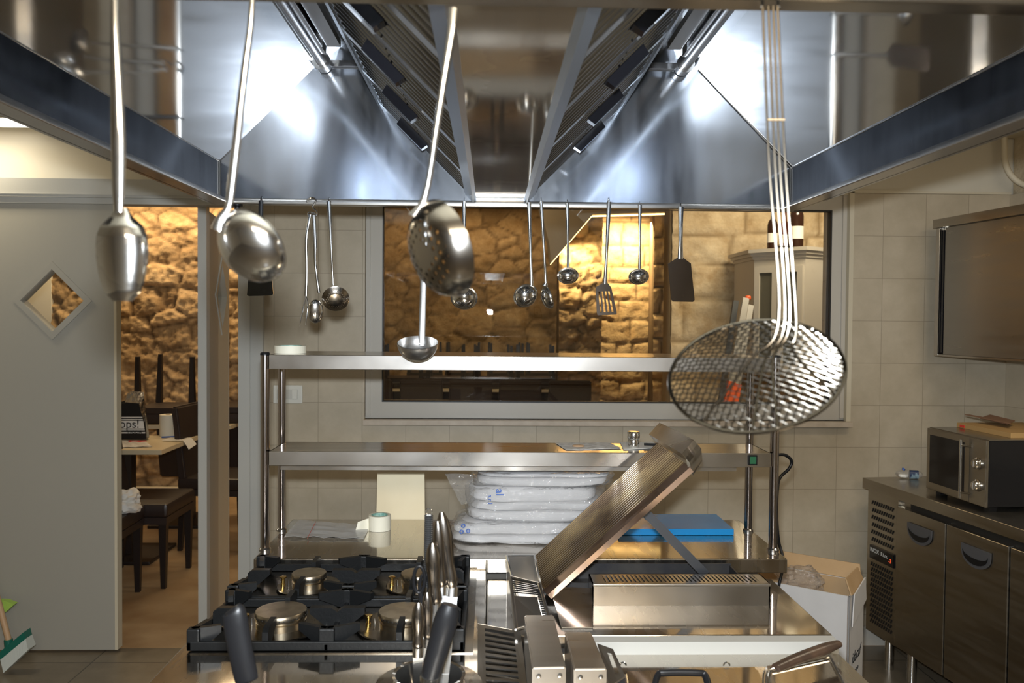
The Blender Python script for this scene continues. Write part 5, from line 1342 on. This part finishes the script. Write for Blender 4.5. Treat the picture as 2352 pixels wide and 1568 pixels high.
# broom and dustpan
p = PZ(30, 1500, .0); 
r = thing('broom', 'broom with a green head and pale bristles leaning by the left door panel', 'broom', tuple(p))
h0, h1 = P(2, 1520, 3.5), P(60, 1472, 3.5)
b = MB(); off = Vector((-.008, 0, .032))
b.hexa([h0+off*.3, h1+off*.3, h1+off*.3+Vector((0, .05, 0)), h0+off*.3+Vector((0, .05, 0))], [h0+off*1.2, h1+off*1.2, h1+off*1.2+Vector((0, .05, 0)), h0+off*1.2+Vector((0, .05, 0))]); part('head', b, GREENP, r)
b = MB(); dn = Vector((.012, -.004, -.045)); b.hexa([h0+dn, h1+dn*.8, h1+dn*.8+Vector((0, .06, 0)), h0+dn+Vector((0, .06, 0))], [h0+off*.3, h1+off*.3, h1+off*.3+Vector((0, .05, 0)), h0+off*.3+Vector((0, .05, 0))])
for v in b.bm.verts: v.co.z = max(.002, v.co.z)
part('bristles', b, BRISTLE, r)
b = MB(); b.tube([P(21, 1474, 3.52), P(-28, 1290, 3.60)], .012, seg=10); part('stick', b, WOODH, r)
b = MB(); b.tube([P(22, 1494, 3.52), P(19, 1468, 3.52)], .017, seg=12); part('socket', b, GREENP, r)
b = MB(); b.poly([P(-40, 1378, 3.66), P(12, 1380, 3.66), P(32, 1388, 3.64), P(10, 1408, 3.62), P(-40, 1420, 3.62)], (0, .03, 0)); 
single('dustpan', b, LIMEP, 'lime green dustpan hanging beside the broom stick', 'dustpan', loc=P(0, 1395, 3.63))

# ceiling lamp
lx = P(52, 288, 3.66).x
lm = thing('ceiling_lamp', 'rectangular glowing ceiling lamp above the left door', 'lamp', (lx-.4, 3.66, CZ))
b = MB(); b.box(lx-.9, lx+.01, 3.58, 3.74, CZ-.022, CZ-.0005, bev=.004); part('housing', b, PVC, lm)
b = MB(); b.box(lx-.88, lx, 3.585, 3.735, CZ-.027, CZ-.0215); part('diffuser', b, TUBE, lm)

# ================================================================= DINING ROOM FURNITURE
def make_chair(label):
    r = thing('dining_chair', label, 'chair', (0, 0, 0), 'dark brown dining chairs')
    b = MB(); b.box(-.22, .22, -.22, .22, .40, .475, bev=.015); b.box(-.215, .215, -.215, .215, .36, .40); part('seat', b, LEATHER, r)
    b = MB(); b.hexa([(-.215, .16, .44), (.215, .16, .44), (.215, .215, .44), (-.215, .215, .44)], [(-.205, .23, .93), (.205, .23, .93), (.205, .27, .93), (-.205, .27, .93)])
    bmesh.ops.bevel(b.bm, geom=b.bm.edges[:], offset=.012, segments=3, affect='EDGES'); part('backrest', b, LEATHER, r)
    for sx_ in (-1, 1):
        for sy_ in (-1, 1):
            b = MB(); cx, cy = sx_*.19, sy_*.19; ex = .0 if sy_ < 0 else .025
            b.hexa([(cx-.013, cy+ex-.013, 0), (cx+.013, cy+ex-.013, 0), (cx+.013, cy+ex+.013, 0), (cx-.013, cy+ex+.013, 0)], [(cx-.021, cy-.021, .37), (cx+.021, cy-.021, .37), (cx+.021, cy+.021, .37), (cx-.021, cy+.021, .37)])
            part('leg', b, BLACKWOOD, r)
    return r
ch0 = make_chair('dark upholstered chair with crumpled white cloth on its seat, nearest the doorway')
def place(label, x, y, rz, first=False, inv=False, z=0):
    c = ch0 if first else copy_tree(ch0)
    c['label'] = label; c.location = (x, y, z)
    c.rotation_euler = (PI if inv else 0, 0, rz)
    if inv: c.location = (x, y, z)
    return c
c1x, c1y = -2.10, 4.37
place('dark upholstered chair with crumpled white cloth on its seat, nearest the doorway', c1x, c1y, PI/2+.04, True)
place('dark upholstered chair standing just behind the chair with the white cloth', -1.99, 4.815, PI/2+.0)
place('dark upholstered chair standing half hidden by the door edge', X(470, 5.6, 1150)+.15, 5.55, PI/2-.1)
def table(label, x0, x1, y0, y1, group='pale topped dining tables', h=.75):
    r = thing('dining_table', label, 'table', ((x0+x1)/2, (y0+y1)/2, 0), group)
    b = MB(); b.box(x0, x1, y0, y1, h-.028, h, bev=.002); part('tabletop', b, TABLEW, r)
    b = MB(); cx, cy = (x0+x1)/2, (y0+y1)/2; b.box(cx-.035, cx+.035, cy-.035, cy+.035, .02, h-.028); part('column', b, BLACKWOOD, r)
    b = MB(); b.box(cx-.22, cx+.22, cy-.22, cy+.22, 0, .02, bev=.003); part('base_plate', b, BLACKWOOD, r); return r
NT = .715
tq = [PZ(255, 1033, NT), PZ(372, 1033, NT)]
table('pale table with the coffee bag and paper roll seen through the doorway', tq[1].x-.66, tq[1].x, tq[0].y, tq[0].y+.62, h=NT)
T0x, T0y = tq[1].x, tq[0].y
t2x, t2y = X(400, 6.0, 960), 5.85
table('pale table carrying upside-down chairs behind the coffee bag', t2x-.35, t2x+.45, t2y, t2y+.62)
zi = .75+.475+.001
place('upside-down dark chair on the rear table, its backrest hanging toward the doorway', X(378, 5.9, 960), t2y+.25, PI, inv=True, z=zi)
place('second upside-down dark chair, at the right end of the rear table', X(378, 5.9, 960)+.46, t2y+.32, PI, inv=True, z=zi)
# objects on the near table
p = PZ(300, 1012, NT)
bg = thing('coffee_bag', 'standing silver and black bag with large lettering on the near table', 'bag', (p.x, p.y, NT))
yb3 = p.y
def bp3(px, py, d=0): return P(px, py, yb3+d)
def bag_fn(px0, px1, yt, yb, wt):
    return None
b = MB(); b.hexa([bp3(256, 1008), bp3(336, 1008), bp3(343, 1004, .10), bp3(262, 1004, .10)], [bp3(262, 928), bp3(320, 926), bp3(330, 905, .06), bp3(270, 928, .07)])
part('body', b, BLACKPL, bg)
b = MB(); b.hexa([bp3(286, 928, .01), bp3(321, 926, .0), bp3(331, 926, .07), bp3(290, 927, .06)], [bp3(292, 903, .02), bp3(304, 898, .01), bp3(330, 900, .04), bp3(300, 900, .04)])
b.hexa([bp3(334, 1007, -.002), bp3(343, 1003, .06), bp3(342, 1003, .09), bp3(336, 1006, .08)], [bp3(320, 927, -.002), bp3(330, 920, .04), bp3(331, 920, .05), bp3(324, 924, .05)])
part('foil_top', b, mat('silver_foil', (.7, .68, .64), .2, 1, bump=(30, .8, .01, (1, 1, 1))), bg)
b = MB()
for yy, h_ in ((957, 2), (962, 2), (992, 3), (986, 2)): b.poly([bp3(262, yy, -.001), bp3(326+(yy-950)*.18, yy, -.001), bp3(326+(yy-950)*.18, yy+h_, -.001), bp3(262, yy+h_, -.001)], (0, -.0006, 0))
b.poly([bp3(262, 966, -.0008), bp3(329, 966, -.0008), bp3(332, 984, -.0008), bp3(262, 984, -.0008)], (0, -.0006, 0))
part('pale_band', b, WHITEINK, bg)
text('bag_lettering', 'hops!', .075, bp3(260, 982, -.004), (1, 0, 0), (0, 0, 1), BLACKINK, bg, .0005)
text('bag_lettering', 'MODA', .030, bp3(293, 995, -.004), (1, 0, 0), (0, 0, 1), BLACKINK, bg, .0005)
p = PZ(386, 1000, NT); pr = thing('paper_towel_roll', 'roll of pale kitchen paper standing on the near table', 'paper roll', (p.x, p.y, NT))
b = MB(); hh_ = Z(386, 952, p.y)-NT; R_ = 18*p.y/F; b.lathe([(R_*.3, 0), (R_, 0), (R_, hh_), (R_*.3, hh_), (R_*.3, 0)], (p.x, p.y, NT+.0005), seg=32); part('paper', b, TAPEM, pr)
b = MB(); b.lathe([(R_*.26, 0), (R_*.3, 0), (R_*.3, hh_+.001), (R_*.26, hh_+.001), (R_*.26, 0)], (p.x, p.y, NT+.0005), seg=20); part('core', b, CARTB, pr)
b = MB(); b.tube([PZ(371, 1004, NT+.008), PZ(422, 1001, NT+.008)], .005, seg=8); single('blue_pen', b, BLUEINK, 'blue pen lying in front of the paper roll', 'pen', loc=PZ(371, 1004, NT+.008))
b = MB(); b.tube([PZ(296, 1013, NT+.007), PZ(336, 1013, NT+.007)], .005, seg=8); single('red_pencil', b, REDP, 'red and yellow pencil lying before the coffee bag', 'pencil', loc=PZ(296, 1013, NT+.007))
c = [PZ(272, 1012, NT+.002), PZ(330, 1012, NT+.002), PZ(350, 1026, NT+.002), PZ(276, 1028, NT+.002)]
b = MB(); b.sheet(lambda u, v: c[0].lerp(c[1], u).lerp(c[3].lerp(c[2], u), v)+Vector((0, 0, .004*abs(math.sin(u*7+v*3)))), 10, 8, .001); single('loose_papers', b, PAPERG, 'loose printed papers at the front edge of the near table', 'papers', loc=c[0])
b = MB()
def droop(u, v):
    a = PZ(395, 1004, NT+.002); q_ = a+Vector((u*.17, -.03-v*.14, 0)); over = max(0, q_.x-T0x+.0); q_.z = NT+.003-over*1.3*(1+.3*v)+.002; return q_
b.sheet(droop, 14, 8, .001); single('drooping_paper', b, PAPER, 'white sheet drooping over the right corner of the near table', 'paper', loc=PZ(395, 1004, NT+.002))
p = P(292, 1168, 4.42); b = MB(); b.blob((p.x, p.y, .475+.052), (.13, .12, .10), .85, .04, 9, 4, 60, 34); single('crumpled_cloth', b, PAPER, 'crumpled white paper lying on the nearest chair seat', 'cloth', loc=(p.x, p.y, .476))

# far tables with chairs on them, seen through the window
k = 0
for row, ty in (('front row', 9.0), ('back row', 9.95)):
    for side, cx in (('left', -.72), ('right', .27)):
        cx += .16*(row == 'back row')
        table('%s table of the %s under stacked chairs beyond the window' % (side, row), cx-.46, cx+.46, ty, ty+.6)
        for j, dx in enumerate((-.235, .235)):
            place('upside-down chair on the %s table of the %s, its %s one' % (side, row, ('left', 'right')[j]), cx+dx, ty+.27+.04*j, (PI if j else PI+.06), inv=True, z=zi)
pos = ['leftmost', 'second from the left', 'third from the left', 'fourth from the left', 'rightmost']
for k in range(5):
    place('far upright dark chair with its back to the window, '+pos[k], -1.12+.47*k, 8.2+.06*(k % 2), PI+.03*(k-2), z=0)
for k, px in enumerate((990, 1110, 1190)):
    cx = X(px, 7.9, 880); b = MB(); b.box(cx-.12, cx+.12, 7.86, 8.0, .77, .776)
# near dark tables (white papers)
table('dark-edged table with white papers just beyond the window', X(950, 8.0, 880)-.35, X(950, 8.0, 880)+.35, 7.35, 7.8, 'pale topped dining tables')
flat = MB(); c_ = Vector((X(935, 7.6, 870), 7.6, .753)); flat.sheet(lambda u, v: c_+Vector(((u-.5)*.42, (v-.5)*.22, .004*math.sin(u*9))), 8, 4, .001)
single('white_papers', flat, PAPER, 'white papers lying on the table just beyond the window', 'papers', loc=c_)

# ladder
def bar(b, a, c_, w, d):
    a, c_ = Vector(a), Vector(c_); dd = (c_-a).normalized(); n = Vector((dd.z, 0, -dd.x)).normalized()*w; yv = Vector((0, d, 0))
    b.hexa([a-n-yv, a+n-yv, a+n+yv, a-n+yv], [c_-n-yv, c_+n-yv, c_+n+yv, c_-n+yv])
ld = thing('folding_ladder', 'aluminium folding ladder with orange caps leaning against the limestone wall', 'ladder', (X(1680, 4.8, 900), 4.8, 0))
LY = 5.35
def gz0(px, py, Y, pz):   # foot on the floor below
    q = P(px, py, Y); return q
b = MB(); tops_ = [(1714, 690), (1722, 700)]; 
a0, a1 = P(1671, 925, 4.70), P(1713, 684, 4.86); dl = (a1-a0); f0_ = a0-dl*(a0.z/dl.z) if dl.z else a0
a2, a3 = P(1687, 925, 4.74), P(1724, 700, 4.90); d2_ = (a3-a2); f2_ = a2-d2_*(a2.z/d2_.z)
bar(b, f0_, a1, .018, .012); bar(b, f2_, a3, .016, .012)
a4, a5 = P(1655, 925, 5.05), P(1690, 690, 4.93); d3_ = a5-a4; f4_ = a4-d3_*(a4.z/d3_.z)
part('rail', b, ALU, ld)
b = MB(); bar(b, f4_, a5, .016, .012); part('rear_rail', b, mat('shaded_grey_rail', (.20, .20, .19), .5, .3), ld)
b = MB()
for t in (.15, .3, .45, .6, .75, .88): b.tube([f0_.lerp(a1, t), f4_.lerp(a5, t)], .011, seg=8)
part('rung', b, ALU, ld)
b = MB(); bar(b, a0.lerp(f0_, .25), a0.lerp(a1, .20), .021, .016); bar(b, a2.lerp(f2_, .25), a2.lerp(a3, .19), .019, .016); part('orange_sleeve', b, ORANGE, ld)
b = MB(); b.blob(P(1718, 684, 4.87), (.034, .034, .03), .7, 0, 1, 0, 16, 10, flat=False); part('orange_cap', b, ORANGE, ld)

# wall cupboard and bottles
CY = 5.05
q0_, q1_, q2_ = P(1728, 868, CY+.15), P(1846, 868, CY-.12), P(1915, 868, CY+.1)
top_z = Z(1846, 590, CY-.12)
cu = thing('glazed_cupboard', 'grey painted cupboard with glazed doors beyond the window at the right', 'cupboard', (q1_.x, CY+.1, q1_.z))
back = [q0_+Vector((.08, .42, 0)), q2_+Vector((.1, .38, 0))]
base4 = [Vector((q0_.x, q0_.y, q1_.z)), Vector((q1_.x, q1_.y, q1_.z)), Vector((q2_.x+.25, q2_.y+.05, q1_.z)), Vector((q0_.x+.15, 5.62, q1_.z))]
base4[2] = Vector((q2_.x+.2, q2_.y+.1, q1_.z)); b5 = [base4[0], base4[1], base4[2], Vector((base4[2].x, 5.62, q1_.z)), Vector((base4[0].x, 5.62, q1_.z))]
hc_ = top_z-q1_.z
b = MB(); b.poly(b5, (0, 0, hc_)); part('body', b, CABW, cu)
cen5 = sum(b5, Vector())/5
b = MB()
for k, (o1, z_, h_) in enumerate(((.012, 0, .02), (.028, .02, .02), (.045, .04, .022))):
    b.poly([p+Vector(((p-cen5).x, (p-cen5).y if p.y < 5.5 else 0, 0)).normalized()*o1+K*(hc_+z_) for p in b5], (0, 0, h_))
part('cornice', b, CABW, cu)
fd = (base4[1]-base4[0]); fn = Vector((fd.y, -fd.x, 0)).normalized()
if fn.y > 0: fn = -fn
for (u0, u1) in ((.04, .49), (.51, .97)):
    b = MB(); A5, B5 = base4[0].lerp(base4[1], u0), base4[0].lerp(base4[1], u1); w_ = .035
    dn_ = fd.normalized(); z0_, z1_ = .04, hc_-.05
    for (pa, pb, za, zb) in ((A5, A5+dn_*w_, z0_, z1_), (B5-dn_*w_, B5, z0_, z1_), (A5+dn_*w_, B5-dn_*w_, z0_, z0_+w_), (A5+dn_*w_, B5-dn_*w_, z1_-w_, z1_)):
        b.poly([pa+K*za, pb+K*za, pb+K*zb, pa+K*zb], fn*.018)
    d5 = part('glazed_door', b, CABW, cu)
    b = MB(); b.poly([A5+dn_*w_+K*(z0_+w_), B5-dn_*w_+K*(z0_+w_), B5-dn_*w_+K*(z1_-w_), A5+dn_*w_+K*(z1_-w_)], fn*.006); part('glass', b, CABGL, d5)
zt5 = q1_.z+hc_+.0625
def bottle(label, px, Y, m, sc_=1.0):
    x_ = X(px, Y, 560); r = thing('wine_bottle', label, 'bottle', (x_, Y, zt5), 'bottles on the cupboard')
    b = MB(); b.lathe([(r__*sc_, h_*sc_) for r__, h_ in ((0, .0), (.036, .0), (.038, .005), (.038, .19), (.032, .215), (.016, .24), (.014, .30), (.0155, .302), (.0155, .31), (0, .31))], (x_, Y, zt5), seg=24); part('glass', b, m, r)
    b = MB(); b.lathe([(.0385*sc_, .06*sc_), (.0387*sc_, .06*sc_), (.0387*sc_, .13*sc_), (.0385*sc_, .13*sc_)], (x_, Y, zt5), seg=24); part('paper_label', b, PAPER, r)
bottle('dark bottle at the left end of the cupboard top', 1774, CY+.20, BOTTLE, .85)
bottle('amber bottle in the middle of the three on the cupboard', 1802, CY+.22, BOTTLEC, .80)
bottle('tall dark bottle nearest on the cupboard, right of the other two', 1829, CY+.12, BOTTLE, 1.12)

for o in bpy.data.objects:
    if '_w' in o.keys(): del o['_w']
